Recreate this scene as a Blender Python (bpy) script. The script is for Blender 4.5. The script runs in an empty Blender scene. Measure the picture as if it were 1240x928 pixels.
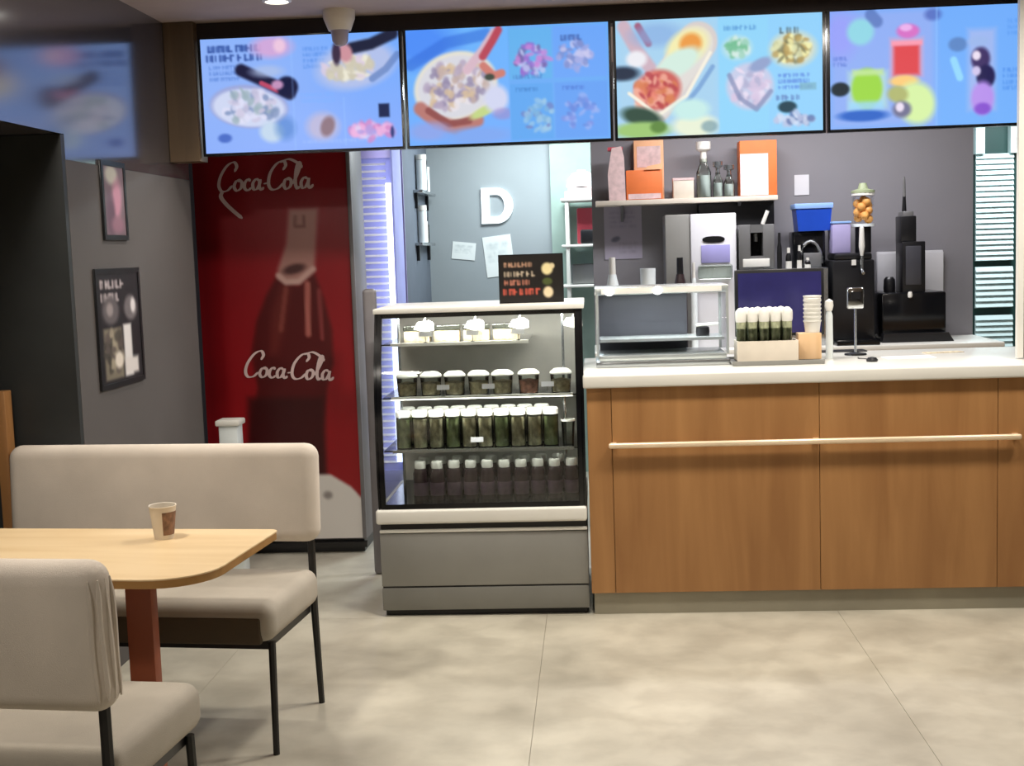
import bpy, bmesh, math, random
import numpy as np
from mathutils import Vector, Matrix
PI = math.pi
random.seed(7)
SC = bpy.context.scene
COL = SC.collection

# ------------------------------------------------------------------ camera
CAM_F, CAM_PITCH, CAM_YAW, CAM_ROLL, CAM_H = 1555.39, 0.10277, -0.06539, 0.03309, 1.6
def cam_axes():
    f = np.array([math.sin(CAM_YAW)*math.cos(CAM_PITCH), math.cos(CAM_YAW)*math.cos(CAM_PITCH), -math.sin(CAM_PITCH)])
    r0 = np.array([math.cos(CAM_YAW), -math.sin(CAM_YAW), 0.0]); d0 = np.cross(f, r0)
    r = math.cos(CAM_ROLL)*r0 + math.sin(CAM_ROLL)*d0
    d = -math.sin(CAM_ROLL)*r0 + math.cos(CAM_ROLL)*d0
    return r, d, f
CR, CD, CF = cam_axes()
cam = bpy.data.cameras.new('camera'); co = bpy.data.objects.new('camera', cam); COL.objects.link(co)
cam.sensor_width = 36; cam.sensor_fit = 'HORIZONTAL'; cam.lens = CAM_F/1240*36; cam.clip_start = .05
m = Matrix(((CR[0], -CD[0], -CF[0], 0), (CR[1], -CD[1], -CF[1], 0), (CR[2], -CD[2], -CF[2], CAM_H), (0, 0, 0, 1)))
co.matrix_world = m
SC.camera = co
# measuring the place from the photograph: a pixel seen at a known depth, side or height
def ray(x, y): return CR*((x-620)/CAM_F) + CD*((y-464)/CAM_F) + CF
def AY(x, y, Y): d = ray(x, y); return Vector(d*Y/d[1]) + Vector((0, 0, CAM_H))
def AX(x, y, X): d = ray(x, y); return Vector(d*X/d[0]) + Vector((0, 0, CAM_H))
def AZ(x, y, z): d = ray(x, y); return Vector(d*(z-CAM_H)/d[2]) + Vector((0, 0, CAM_H))

# ------------------------------------------------------------------ world, lights, exposure
w = bpy.data.worlds.new('world'); SC.world = w; w.use_nodes = True
w.node_tree.nodes['Background'].inputs[0].default_value = (.5, .5, .55, 1)
w.node_tree.nodes['Background'].inputs[1].default_value = .10
SC.view_settings.view_transform = 'Standard'; SC.view_settings.look = 'None'
SC.view_settings.gamma = 1; SC.view_settings.exposure = 0; SC.view_settings.use_curve_mapping = False
CEIL = 2.68
def area(name, loc, size, power, col, rot=(0, 0, 0), sy=None):
    l = bpy.data.lights.new(name, 'AREA'); l.energy = power; l.color = col; l.size = size
    if sy: l.shape = 'RECTANGLE'; l.size_y = sy
    else: l.shape = 'DISK'
    o = bpy.data.objects.new(name, l); COL.objects.link(o); o.location = loc; o.rotation_euler = rot
    return o
WARM = (1, .93, .83); COOL = (.86, .96, 1.0)
for i, (x, y, p) in enumerate([(-.1, 4.75, 30), (1.1, 4.75, 32), (2.4, 4.75, 26), (-1.75, 3.45, 26), (-1.5, 1.5, 20), (1.2, .6, 7)]):
    area('ceiling_lamp', (x, y, CEIL-.03), .30, p, WARM)
sl = bpy.data.lights.new('downlight', 'SPOT'); sl.energy = 60; sl.color = WARM; sl.spot_size = 1.9; sl.spot_blend = .6; sl.shadow_soft_size = .05
so = bpy.data.objects.new('downlight', sl); COL.objects.link(so); so.location = (-1.296, 5.467, CEIL-.02)
area('kitchen_lamp', (-.25, 8.4, 2.64), .8, 52, COOL, sy=.5)
area('kitchen_lamp', (1.1, 6.75, 2.64), 1.5, 42, (.97, .96, 1), sy=.25)
area('kitchen_lamp', (2.8, 8.3, 2.64), .8, 45, COOL, sy=.5)

# ------------------------------------------------------------------ materials
def lin(c):
    return tuple((v/12.92 if v <= .04045 else ((v+.055)/1.055)**2.4) for v in [q/255 for q in c])
def base_mat(name):
    m = bpy.data.materials.new(name); m.use_nodes = True
    nt = m.node_tree; b = nt.nodes['Principled BSDF']; return m, nt, b
def mat(name, c, rough=.5, metal=0, spec=.5, var=.08, scale=(6, 6, 6), bump=0, bscale=60, emit=0, ecol=None, ior=None, coat=0):
    m, nt, b = base_mat(name)
    c = lin(c)
    tc = nt.nodes.new('ShaderNodeTexCoord'); mp = nt.nodes.new('ShaderNodeMapping'); mp.inputs['Scale'].default_value = scale
    nz = nt.nodes.new('ShaderNodeTexNoise'); nz.inputs['Scale'].default_value = 1; nz.inputs['Detail'].default_value = 4
    nt.links.new(tc.outputs['Object'], mp.inputs[0]); nt.links.new(mp.outputs[0], nz.inputs['Vector'])
    rp = nt.nodes.new('ShaderNodeValToRGB')
    rp.color_ramp.elements[0].position = .3; rp.color_ramp.elements[1].position = .7
    rp.color_ramp.elements[0].color = tuple(v*(1-var) for v in c)+(1,)
    rp.color_ramp.elements[1].color = tuple(min(1, v*(1+var)) for v in c)+(1,)
    nt.links.new(nz.outputs[0], rp.inputs[0]); nt.links.new(rp.outputs[0], b.inputs['Base Color'])
    b.inputs['Roughness'].default_value = rough; b.inputs['Metallic'].default_value = metal
    b.inputs['Specular IOR Level'].default_value = spec
    if ior: b.inputs['IOR'].default_value = ior
    if coat: b.inputs['Coat Weight'].default_value = coat
    if emit:
        b.inputs['Emission Color'].default_value = (*lin(ecol or (255, 255, 255)), 1); b.inputs['Emission Strength'].default_value = emit
    if bump:
        n2 = nt.nodes.new('ShaderNodeTexNoise'); n2.inputs['Scale'].default_value = bscale; n2.inputs['Detail'].default_value = 3
        nt.links.new(tc.outputs['Object'], n2.inputs['Vector'])
        bp = nt.nodes.new('ShaderNodeBump'); bp.inputs['Strength'].default_value = bump; bp.inputs['Distance'].default_value = .002
        nt.links.new(n2.outputs[0], bp.inputs['Height']); nt.links.new(bp.outputs[0], b.inputs['Normal'])
    return m
def wood(name, c1, c2, scale=(14, 14, 1.2), rough=.4, spec=.4):
    m, nt, b = base_mat(name)
    tc = nt.nodes.new('ShaderNodeTexCoord'); oi = nt.nodes.new('ShaderNodeObjectInfo')
    mp = nt.nodes.new('ShaderNodeMapping'); mp.inputs['Scale'].default_value = scale
    nt.links.new(tc.outputs['Object'], mp.inputs[0])
    vm = nt.nodes.new('ShaderNodeVectorMath'); vm.operation = 'ADD'
    sc = nt.nodes.new('ShaderNodeMath'); sc.operation = 'MULTIPLY'; sc.inputs[1].default_value = 30
    nt.links.new(oi.outputs['Random'], sc.inputs[0]); nt.links.new(mp.outputs[0], vm.inputs[0]); nt.links.new(sc.outputs[0], vm.inputs[1])
    n1 = nt.nodes.new('ShaderNodeTexNoise'); n1.inputs['Scale'].default_value = 1; n1.inputs['Detail'].default_value = 6; n1.inputs['Distortion'].default_value = .6
    nt.links.new(vm.outputs[0], n1.inputs['Vector'])
    rp = nt.nodes.new('ShaderNodeValToRGB'); e = rp.color_ramp.elements
    e[0].position = .32; e[1].position = .68; e[0].color = (*lin(c1), 1); e[1].color = (*lin(c2), 1)
    nt.links.new(n1.outputs[0], rp.inputs[0]); nt.links.new(rp.outputs[0], b.inputs['Base Color'])
    b.inputs['Roughness'].default_value = rough; b.inputs['Specular IOR Level'].default_value = spec
    return m
def glass(name, tint=(.97, .99, .98), rough=.03, refl=1.0):
    m = bpy.data.materials.new(name); m.use_nodes = True; nt = m.node_tree; nt.nodes.clear()
    out = nt.nodes.new('ShaderNodeOutputMaterial'); mx = nt.nodes.new('ShaderNodeMixShader')
    tr = nt.nodes.new('ShaderNodeBsdfTransparent'); gl = nt.nodes.new('ShaderNodeBsdfGlossy')
    fr = nt.nodes.new('ShaderNodeFresnel'); fr.inputs[0].default_value = 1.5
    mu = nt.nodes.new('ShaderNodeMath'); mu.operation = 'MULTIPLY'; mu.inputs[1].default_value = refl
    tr.inputs[0].default_value = (*tint, 1); gl.inputs['Roughness'].default_value = rough
    nt.links.new(fr.outputs[0], mu.inputs[0]); nt.links.new(mu.outputs[0], mx.inputs[0])
    nt.links.new(tr.outputs[0], mx.inputs[1]); nt.links.new(gl.outputs[0], mx.inputs[2]); nt.links.new(mx.outputs[0], out.inputs[0])
    return m
def attr_mat(name, emit=0, rough=.4):
    m, nt, b = base_mat(name)
    a = nt.nodes.new('ShaderNodeAttribute'); a.attribute_name = 'Col'
    if emit:
        b.inputs['Base Color'].default_value = (.01, .01, .012, 1); b.inputs['Roughness'].default_value = .6; b.inputs['Specular IOR Level'].default_value = .15
        nt.links.new(a.outputs[0], b.inputs['Emission Color']); b.inputs['Emission Strength'].default_value = emit
    else:
        nt.links.new(a.outputs[0], b.inputs['Base Color']); b.inputs['Roughness'].default_value = rough
    return m
def floor_mat():
    m, nt, b = base_mat('floor_concrete')
    tc = nt.nodes.new('ShaderNodeTexCoord')
    def noise(s, d, dist=0):
        n = nt.nodes.new('ShaderNodeTexNoise'); n.inputs['Scale'].default_value = s; n.inputs['Detail'].default_value = d
        n.inputs['Distortion'].default_value = dist; nt.links.new(tc.outputs['Object'], n.inputs['Vector']); return n
    n1 = noise(1.8, 6, .2); n2 = noise(5.5, 5, .25); n3 = noise(40, 3)
    r1 = nt.nodes.new('ShaderNodeValToRGB'); e = r1.color_ramp.elements
    e[0].position = .3; e[1].position = .7; e[0].color = (*lin((174, 168, 152)), 1); e[1].color = (*lin((210, 204, 186)), 1)
    r2 = nt.nodes.new('ShaderNodeValToRGB'); e = r2.color_ramp.elements
    e[0].position = .38; e[1].position = .6; e[0].color = (.80, .79, .78, 1); e[1].color = (1, 1, 1, 1)
    nt.links.new(n1.outputs[0], r1.inputs[0]); nt.links.new(n2.outputs[0], r2.inputs[0])
    mx = nt.nodes.new('ShaderNodeMix'); mx.data_type = 'RGBA'; mx.blend_type = 'MULTIPLY'; mx.inputs[0].default_value = .75
    nt.links.new(r1.outputs[0], mx.inputs[6]); nt.links.new(r2.outputs[0], mx.inputs[7]); nt.links.new(mx.outputs[2], b.inputs['Base Color'])
    mr = nt.nodes.new('ShaderNodeMapRange'); mr.inputs[3].default_value = .34; mr.inputs[4].default_value = .55
    nt.links.new(n2.outputs[0], mr.inputs[0]); nt.links.new(mr.outputs[0], b.inputs['Roughness'])
    bp = nt.nodes.new('ShaderNodeBump'); bp.inputs['Strength'].default_value = .15; bp.inputs['Distance'].default_value = .002
    nt.links.new(n3.outputs[0], bp.inputs['Height']); nt.links.new(bp.outputs[0], b.inputs['Normal'])
    return m
M = {}
M['floor'] = floor_mat()
M['joint'] = mat('joint_grey', (138, 130, 118), .9)
M['ceiling'] = mat('ceiling_taupe', (172, 154, 144), .75, var=.05)
M['wall_gloss'] = mat('polished_grey_wall', (70, 66, 68), .13, var=.04, spec=.5, ior=3.0, scale=(2, 2, 2))
M['wall_low'] = mat('satin_grey_wall', (84, 79, 77), .65, var=.05, scale=(2, 2, 2))
M['door_dark'] = mat('dark_door', (44, 46, 46), .5, var=.12)
M['wall_back'] = mat('kitchen_grey_wall', (138, 136, 141), .75, var=.04, scale=(2, 2, 2))
M['wall_far'] = mat('kitchen_teal_wall', (146, 154, 157), .7, var=.04, scale=(2, 2, 2))
M['green_wall'] = mat('pale_green_wall', (146, 168, 158), .7)
M['dark_wall'] = mat('dark_wall', (58, 54, 54), .8)
M['dark_brown'] = mat('dark_brown_board', (44, 32, 28), .6)
M['surround'] = wood('brown_surround', (84, 68, 50), (104, 84, 62))
M['oak'] = wood('oak_front', (148, 104, 62), (172, 126, 78), scale=(9, 9, .9), rough=.42)
M['oak_pale'] = wood('pale_oak_top', (222, 192, 146), (236, 210, 168), scale=(1.4, 12, 12), rough=.35)
M['oak_edge'] = wood('oak_edge', (150, 110, 60), (176, 132, 76), scale=(1.4, 12, 12))
M['rail'] = mat('brushed_brass_rail', (246, 222, 190), .3, metal=.25)
M['terracotta'] = mat('terracotta_leg', (150, 78, 50), .5)
M['fabric'] = mat('beige_fabric', (214, 203, 190), .9, var=.07, scale=(5, 5, 5), bump=.4, bscale=500, spec=.2)
M['fabric2'] = mat('taupe_fabric', (176, 168, 155), .9, var=.07, bump=.4, bscale=500, spec=.2)
M['fabric_shade'] = mat('seat_shade_fabric', (84, 72, 56), .9, bump=.3, bscale=400)
M['piping'] = mat('piping_fabric', (150, 138, 122), .9)
M['black'] = mat('black_metal', (24, 22, 22), .4)
M['blackp'] = mat('black_plastic', (20, 20, 23), .35)
M['gloss_black'] = mat('gloss_black', (14, 15, 18), .15)
M['greypanel'] = mat('grey_steel_panel', (142, 141, 136), .45, metal=.15, var=.04)
M['greypanel2'] = mat('lower_steel_panel', (126, 125, 119), .45, metal=.15, var=.04)
M['white'] = mat('white_plastic', (226, 224, 216), .4, var=.03)
M['stone'] = mat('white_worktop', (222, 220, 212), .22, var=.03, scale=(3, 3, 3))
M['kick'] = mat('kick_grey', (150, 144, 126), .5, metal=.1)
M['steel'] = mat('steel', (186, 190, 192), .25, metal=.9, var=.04)
M['chrome'] = mat('chrome', (214, 218, 220), .1, metal=1, var=.02)
M['greymetal'] = mat('grey_metal', (128, 128, 128), .4, metal=.5)
M['fridge_grey'] = mat('fridge_grey', (120, 116, 118), .45)
M['logo'] = mat('logo_white', (226, 200, 198), .5)
M['glass'] = glass('clear_glass')
M['jarglass'] = glass('jar_glass', (.86, .9, .86), .05, 1.3)
M['screen'] = attr_mat('menu_display', emit=1.12)
M['print'] = attr_mat('printed_sheet')
M['redprint'] = attr_mat('red_vinyl_print', rough=.35)
M['paper'] = mat('white_paper', (222, 222, 226), .8, var=.03)
M['led'] = mat('led_white', (255, 255, 255), .4, emit=5, ecol=(255, 250, 240))
M['ledcool'] = mat('led_cool', (255, 255, 255), .4, emit=3.0, ecol=(216, 226, 255))
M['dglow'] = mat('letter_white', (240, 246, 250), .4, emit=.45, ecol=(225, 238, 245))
M['orange'] = mat('orange_card', (226, 118, 58), .6, var=.1)
M['peach'] = mat('peach_card', (234, 178, 134), .6, var=.12)
M['pink'] = mat('pale_pink_bag', (214, 186, 184), .6, var=.15, scale=(30, 30, 30))
M['red'] = mat('red_pack', (196, 70, 84), .5)
M['blue'] = mat('blue_plastic', (24, 66, 168), .35)
M['lightblue'] = mat('pale_blue_plastic', (140, 176, 232), .4)
M['lav'] = mat('lavender_plastic', (164, 156, 196), .4, var=.05)
M['lavpanel'] = mat('lavender_panel', (168, 164, 220), .4)
M['lavside'] = mat('cooler_liner', (160, 164, 220), .5)
M['navy'] = mat('navy_screen', (40, 38, 84), .25, emit=.10, ecol=(70, 66, 140), var=.2, scale=(8, 8, 8))
M['orangejuice'] = mat('orange_fruit', (255, 186, 100), .5, bump=.3)
M['green'] = mat('leaf_green', (74, 92, 56), .6)
M['greenpale'] = mat('lid_green', (150, 160, 126), .5)
M['greens'] = mat('cup_greens', (150, 154, 124), .7, var=.5, scale=(50, 50, 30))
M['slat'] = mat('pale_slat', (206, 226, 226), .5, var=.03)
M['darkgreen'] = mat('dark_green_frame', (24, 62, 58), .5)
M['jar_fill'] = mat('jar_salad', (190, 178, 150), .6, var=.45, scale=(45, 45, 30))
M['jar_fill2'] = mat('jar_salad_green', (142, 150, 106), .6, var=.4, scale=(45, 45, 30))
M['dark_drink'] = mat('dark_drink', (52, 38, 40), .25, var=.3, scale=(20, 20, 20))
M['plum'] = mat('plum_label', (84, 62, 76), .6, var=.25, scale=(60, 60, 60))
M['cake'] = mat('cake_food', (196, 180, 150), .7, var=.4, scale=(50, 50, 50))
M['cake2'] = mat('pink_food', (196, 140, 124), .7, var=.4, scale=(50, 50, 50))
M['casewall'] = mat('case_liner', (186, 182, 172), .35)
M['sideglass'] = glass('side_glass', (.97, .98, 1), .03, .35)
M['partition'] = mat('partition_grey', (92, 100, 112), .6)
M['frameblack'] = mat('tower_face', (66, 66, 72), .35)
M['cup'] = mat('cup_card', (216, 206, 190), .6, var=.1)
M['cupprint'] = mat('cup_print', (128, 96, 76), .6, var=.5, scale=(60, 60, 40))
M['pinewood'] = wood('pine_block', (214, 176, 132), (232, 198, 158))
M['lavgrey'] = mat('dome_grey', (150, 140, 150), .3)
M['silver'] = mat('silver_trim', (206, 212, 210), .25, metal=.55)
M['bowlwhite'] = mat('white_bowl', (225, 232, 232), .4)

# ------------------------------------------------------------------ mesh helpers
class MB:
    def __init__(s): s.bm = bmesh.new()
    def box(s, x0, x1, y0, y1, z0, z1, bev=0, seg=2):
        r = bmesh.ops.create_cube(s.bm, size=1)
        vs = r['verts']
        for v in vs: v.co = Vector(((x0+x1)/2+v.co.x*(x1-x0), (y0+y1)/2+v.co.y*(y1-y0), (z0+z1)/2+v.co.z*(z1-z0)))
        if bev:
            es = list({e for v in vs for e in v.link_edges})
            bmesh.ops.bevel(s.bm, geom=es, offset=bev, segments=seg, affect='EDGES', profile=.5)
        return s
    def lathe(s, prof, seg=16, c=(0, 0)):
        rings = []
        for r, z in prof:
            rings.append([s.bm.verts.new((c[0]+r*math.cos(2*PI*k/seg), c[1]+r*math.sin(2*PI*k/seg), z)) for k in range(seg)] if r > 1e-6 else [s.bm.verts.new((c[0], c[1], z))])
        for a, b in zip(rings, rings[1:]):
            for k in range(seg):
                k2 = (k+1) % seg
                if len(a) == 1 and len(b) == 1: continue
                if len(a) == 1: s.bm.faces.new((a[0], b[k2], b[k]))
                elif len(b) == 1: s.bm.faces.new((a[k], a[k2], b[0]))
                else: s.bm.faces.new((a[k], a[k2], b[k2], b[k]))
        return s
    def cyl(s, x, y, z0, z1, r, seg=14, r2=None):
        r2 = r if r2 is None else r2
        return s.lathe([(0, z0), (r, z0), (r2, z1), (0, z1)], seg, (x, y))
    def tube(s, pts, r, seg=8):
        pts = [Vector(p) for p in pts]; rings = []
        for i, p in enumerate(pts):
            t = (pts[min(i+1, len(pts)-1)]-pts[max(i-1, 0)]).normalized()
            up = Vector((0, 0, 1)) if abs(t.z) < .9 else Vector((1, 0, 0))
            a = t.cross(up).normalized(); b = t.cross(a)
            rr = r[i] if isinstance(r, (list, tuple)) else r
            rings.append([s.bm.verts.new(p+a*rr*math.cos(2*PI*k/seg)+b*rr*math.sin(2*PI*k/seg)) for k in range(seg)])
        for a, b in zip(rings, rings[1:]):
            for k in range(seg): s.bm.faces.new((a[k], a[(k+1) % seg], b[(k+1) % seg], b[k]))
        s.bm.faces.new(rings[0]); s.bm.faces.new(rings[-1][::-1])
        return s
    def prism(s, poly, axis, a, b):
        def v3(p, t): return {'x': (t, p[0], p[1]), 'y': (p[0], t, p[1]), 'z': (p[0], p[1], t)}[axis]
        A = [s.bm.verts.new(v3(p, a)) for p in poly]; B = [s.bm.verts.new(v3(p, b)) for p in poly]
        n = len(poly)
        s.bm.faces.new(A); s.bm.faces.new(B[::-1])
        for k in range(n): s.bm.faces.new((A[k], A[(k+1) % n], B[(k+1) % n], B[k]))
        return s
    def strip(s, prof, x0, x1, th):
        """curved sheet: profile (y, z) swept along x, thickness th along y"""
        rows = []
        for y, z in prof: rows.append([s.bm.verts.new(q) for q in ((x0, y, z), (x1, y, z), (x1, y+th, z), (x0, y+th, z))])
        for a, b in zip(rows, rows[1:]):
            for k in range(4): s.bm.faces.new((a[k], a[(k+1) % 4], b[(k+1) % 4], b[k]))
        s.bm.faces.new(rows[0]); s.bm.faces.new(rows[-1][::-1])
        return s
    def rot(s, ang, axis='Z', c=(0, 0, 0)):
        bmesh.ops.rotate(s.bm, verts=s.bm.verts[:], cent=c, matrix=Matrix.Rotation(ang, 3, axis)); return s
    def move(s, x, y, z):
        bmesh.ops.translate(s.bm, verts=s.bm.verts[:], vec=(x, y, z)); return s
    def build(s, name, mt, parent=None, smooth=True, label=None):
        bmesh.ops.recalc_face_normals(s.bm, faces=s.bm.faces[:])
        me = bpy.data.meshes.new(name); s.bm.to_mesh(me); s.bm.free(); me.materials.append(mt)
        if smooth:
            me.polygons.foreach_set('use_smooth', [True]*len(me.polygons)); me.set_sharp_from_angle(angle=math.radians(35))
        o = bpy.data.objects.new(name, me); COL.objects.link(o)
        if parent: o.parent = parent
        if label: o['label'] = label
        return o
def tag(o, label, cat, group=None, loc=None, rz=0):
    o['label'] = label; o['category'] = cat
    if group: o['group'] = group
    if loc is not None: o.location = loc; o.rotation_euler = (0, 0, rz)
    return o
def thing(name, label, cat, loc=(0, 0, 0), rz=0, group=None):
    o = bpy.data.objects.new(name, None); o.empty_display_size = .05; COL.objects.link(o)
    return tag(o, label, cat, group, loc, rz)
def struct(o): o['kind'] = 'structure'; return o
def dup(root, loc, rz, label, group=None):
    r = root.copy(); COL.objects.link(r); r.location = loc; r.rotation_euler = (0, 0, rz); r['label'] = label
    if group: r['group'] = group
    for ch in list(root.children):
        c = ch.copy(); COL.objects.link(c); c.parent = r
        for g in list(ch.children):
            d = g.copy(); COL.objects.link(d); d.parent = c
    return r
ORD = ['first', 'second', 'third', 'fourth', 'fifth', 'sixth', 'seventh', 'eighth', 'ninth', 'tenth', 'eleventh', 'twelfth', 'thirteenth', 'fourteenth', 'fifteenth']

# flat prints and screens: colours painted on a fine grid (the screen's own picture)
class Paint:
    def __init__(s, W, H, bg, bg2=None):
        s.W, s.H = W, H; s.v, s.u = np.mgrid[0:H, 0:W]; s.u = (s.u+.5)/W; s.v = (s.v+.5)/H
        s.asp = W/H
        s.a = np.zeros((H, W, 3)) + np.array(bg, float)
        if bg2: s.a += (np.array(bg2, float)-np.array(bg, float))*s.v[..., None]
    def mixm(s, mask, c, al=1): s.a += (np.array(c, float)-s.a)*(np.clip(mask, 0, 1)*al)[..., None]; return s
    def E(s, cx, cy, rx, ry, c, rot=0, soft=.25, al=1):
        dx = (s.u-cx)*s.asp; dy = s.v-cy; t = math.radians(rot)
        x = dx*math.cos(t)+dy*math.sin(t); y = -dx*math.sin(t)+dy*math.cos(t)
        d = np.sqrt((x/(rx*s.asp))**2+(y/ry)**2)
        return s.mixm((1-d)/soft+.5, c, al)
    def Q(s, x0, y0, x1, y1, c, al=1, soft=.01):
        m_ = np.minimum(np.minimum(s.u-x0, x1-s.u)*s.asp, np.minimum(s.v-y0, y1-s.v))
        return s.mixm(m_/soft+.5, c, al)
    def L(s, pts, wd, c, al=1, soft=.5):
        best = np.full(s.u.shape, 9.)
        for (x0, y0), (x1, y1) in zip(pts, pts[1:]):
            ax, ay = x0*s.asp, y0; bx, by = x1*s.asp, y1; dx, dy = bx-ax, by-ay
            t = np.clip(((s.u*s.asp-ax)*dx+(s.v-ay)*dy)/(dx*dx+dy*dy+1e-9), 0, 1)
            best = np.minimum(best, np.hypot(s.u*s.asp-ax-t*dx, s.v-ay-t*dy))
        return s.mixm((1-best/wd)/soft+.5, c, al)
    def N(s, cx, cy, rx, ry, cols, n, sz, seed=1, al=.8, rot=0):
        rg = random.Random(seed); t = math.radians(rot)
        for _ in range(n):
            r = math.sqrt(rg.random()); a = rg.random()*2*PI
            x = r*math.cos(a)*rx*s.asp; y = r*math.sin(a)*ry
            px = cx+(x*math.cos(t)-y*math.sin(t))/s.asp; py = cy+x*math.sin(t)+y*math.cos(t)
            s.E(px, py, sz*rg.uniform(.5, 1.2)/s.asp, sz*rg.uniform(.3, .9), rg.choice(cols), rg.uniform(0, 180), .6, al)
        return s
    def T(s, x0, y0, x1, hh, c, rows=1, seed=0, al=.8):
        """illegible small print: rows of soft upright strokes grouped like words"""
        rg = random.Random(seed)
        for r in range(rows):
            y = y0+r*hh*1.7; end = x1-rg.uniform(0, .25)*(x1-x0); x = x0
            while x < end:
                w_ = hh*rg.uniform(.35, .6)/s.asp
                s.L([(x, y-hh*.42), (x, y+hh*.42)], hh*.17, c, al, 1.1)
                k = rg.random()
                if k < .6: yy = y+hh*rg.choice([-.4, 0, .4]); s.L([(x, yy), (x+w_, yy)], hh*.15, c, al*.9, 1.1)
                if k > .3: s.L([(x+w_, y-hh*.38), (x+w_, y+hh*.38)], hh*.15, c, al*.8, 1.1)
                x += w_+hh*(.75 if rg.random() < .18 else .35)/s.asp
        return s
    def P(s, pts, c, al=1, soft=.01):
        """filled polygon with soft edge"""
        X = s.u*s.asp; Y = s.v; ins = np.zeros(X.shape, bool); best = np.full(X.shape, 9.)
        n = len(pts)
        for k in range(n):
            x0, y0 = pts[k][0]*s.asp, pts[k][1]; x1, y1 = pts[(k+1) % n][0]*s.asp, pts[(k+1) % n][1]
            dx, dy = x1-x0, y1-y0
            t = np.clip(((X-x0)*dx+(Y-y0)*dy)/(dx*dx+dy*dy+1e-12), 0, 1)
            best = np.minimum(best, np.hypot(X-x0-t*dx, Y-y0-t*dy))
            cr = ((y0 > Y) != (y1 > Y)) & (X < dx*(Y-y0)/(dy if abs(dy) > 1e-12 else 1e-12)+x0)
            ins ^= cr
        return s.mixm(np.where(ins, best, -best)/soft+.5, c, al)
def sheet(name, pt, wdt, hgt, mt, parent, origin, ux, uz):
    """grid of coloured cells; origin = top-left corner, ux along the width, uz downwards"""
    W, H = pt.W, pt.H
    gx, gy = np.meshgrid(np.linspace(0, wdt, W+1), np.linspace(0, hgt, H+1))
    o = np.array(origin); ux = np.array(ux, float); uz = np.array(uz, float)
    vs = (o+gx[..., None]*ux+gy[..., None]*uz).reshape(-1, 3)
    j, i = np.mgrid[0:H, 0:W]; a = (j*(W+1)+i).ravel()
    f = np.stack([a, a+W+1, a+W+2, a+1], 1)
    me = bpy.data.meshes.new(name)
    me.vertices.add(len(vs)); me.vertices.foreach_set('co', vs.ravel())
    me.loops.add(f.size); me.loops.foreach_set('vertex_index', f.ravel().astype(np.int32))
    me.polygons.add(len(f)); me.polygons.foreach_set('loop_start', np.arange(0, f.size, 4, dtype=np.int32))
    me.update(calc_edges=True)
    c = np.clip(pt.a, 0, 255)/255; c = np.where(c <= .04045, c/12.92, ((c+.055)/1.055)**2.4)
    # vertex colours (averaged) so the print is smooth
    p = np.pad(c, ((1, 1), (1, 1), (0, 0)), mode='edge'); vc = (p[:-1, :-1]+p[1:, :-1]+p[:-1, 1:]+p[1:, 1:])/4
    ca = me.color_attributes.new('Col', 'FLOAT_COLOR', 'POINT')
    ca.data.foreach_set('color', np.concatenate([vc.reshape(-1, 3), np.ones((len(vs), 1))], 1).ravel().astype(np.float32))
    me.materials.append(mt)
    ob = bpy.data.objects.new(name, me); COL.objects.link(ob)
    if parent: ob.parent = parent
    return ob
def catmull(P, n=8):
    P = [np.array(p, float) for p in P]; P = [2*P[0]-P[1]]+P+[2*P[-1]-P[-2]]; out = []
    for i in range(1, len(P)-2):
        for k in range(n):
            t = k/n; p0, p1, p2, p3 = P[i-1:i+3]
            out.append(.5*((2*p1)+(-p0+p2)*t+(2*p0-5*p1+4*p2-p3)*t*t+(-p0+3*p1-3*p2+p3)*t**3))
    out.append(P[-2]); return out

# ------------------------------------------------------------------ structure
# floor: concrete slabs with thin joints on a bed
fl = struct(MB().box(-2.7, 4.3, -1.6, 9.4, -.06, -.006).build('floor', M['joint']))
xs = [-2.7, -1.5, -.24, 1.02, 2.28, 3.54, 4.3]; ys = [-1.6, .4, 2.1, 3.8, 5.5, 7.2, 9.4]
for x0, x1 in zip(xs, xs[1:]):
    for y0, y1 in zip(ys, ys[1:]):
        MB().box(x0+.0007, x1-.0007, y0+.0007, y1-.0007, -.006, 0).build('slab', M['floor'], fl, smooth=False)
struct(MB().box(-2.8, 4.4, -1.7, 9.5, CEIL, CEIL+.08).build('ceiling', M['ceiling']))
LW = -1.9185
# left wall: plain lower part with a doorway recess, polished grey panelling above
wl = struct(MB().box(LW-.12, LW, 4.66, 6.12, 0, 1.985).build('wall_left', M['wall_low']))
MB().box(LW-.12, LW, 4.66, 6.12, 1.986, CEIL).build('upper_panel', M['wall_gloss'], wl)
MB().box(LW-.5, LW, 1.5, 4.66, 2.078, CEIL).build('header_panel', M['wall_gloss'], wl)
struct(MB().box(-2.62, -2.5, -1.6, 4.78, 0, CEIL).build('wall_left', M['dark_wall']))
struct(MB().box(-2.5, LW-.001, 4.63, 4.659, 0, 2.076).build('trim_1', M['door_dark']))
struct(MB().box(-2.5, LW-.121, 4.662, 4.78, 0, CEIL).build('wall_left', M['dark_wall']))
dr = struct(MB().box(-2.5, -2.45, 3.5, 4.5, 0, 2.04).build('door_1', M['door_dark']))
MB().box(-2.45, -2.44, 3.6, 4.4, 1.1, 1.95).box(-2.45, -2.44, 3.6, 4.4, .12, 1.0).build('door_panel', M['door_dark'], dr)
MB().tube([(-2.44, 3.62, 1.02), (-2.40, 3.62, 1.02), (-2.40, 3.74, 1.02)], .01).build('door_handle', M['steel'], dr)
struct(MB().box(-2.5, -2.38, 6.0, 9.3, 0, CEIL).build('wall_left', M['dark_wall']))
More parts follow.
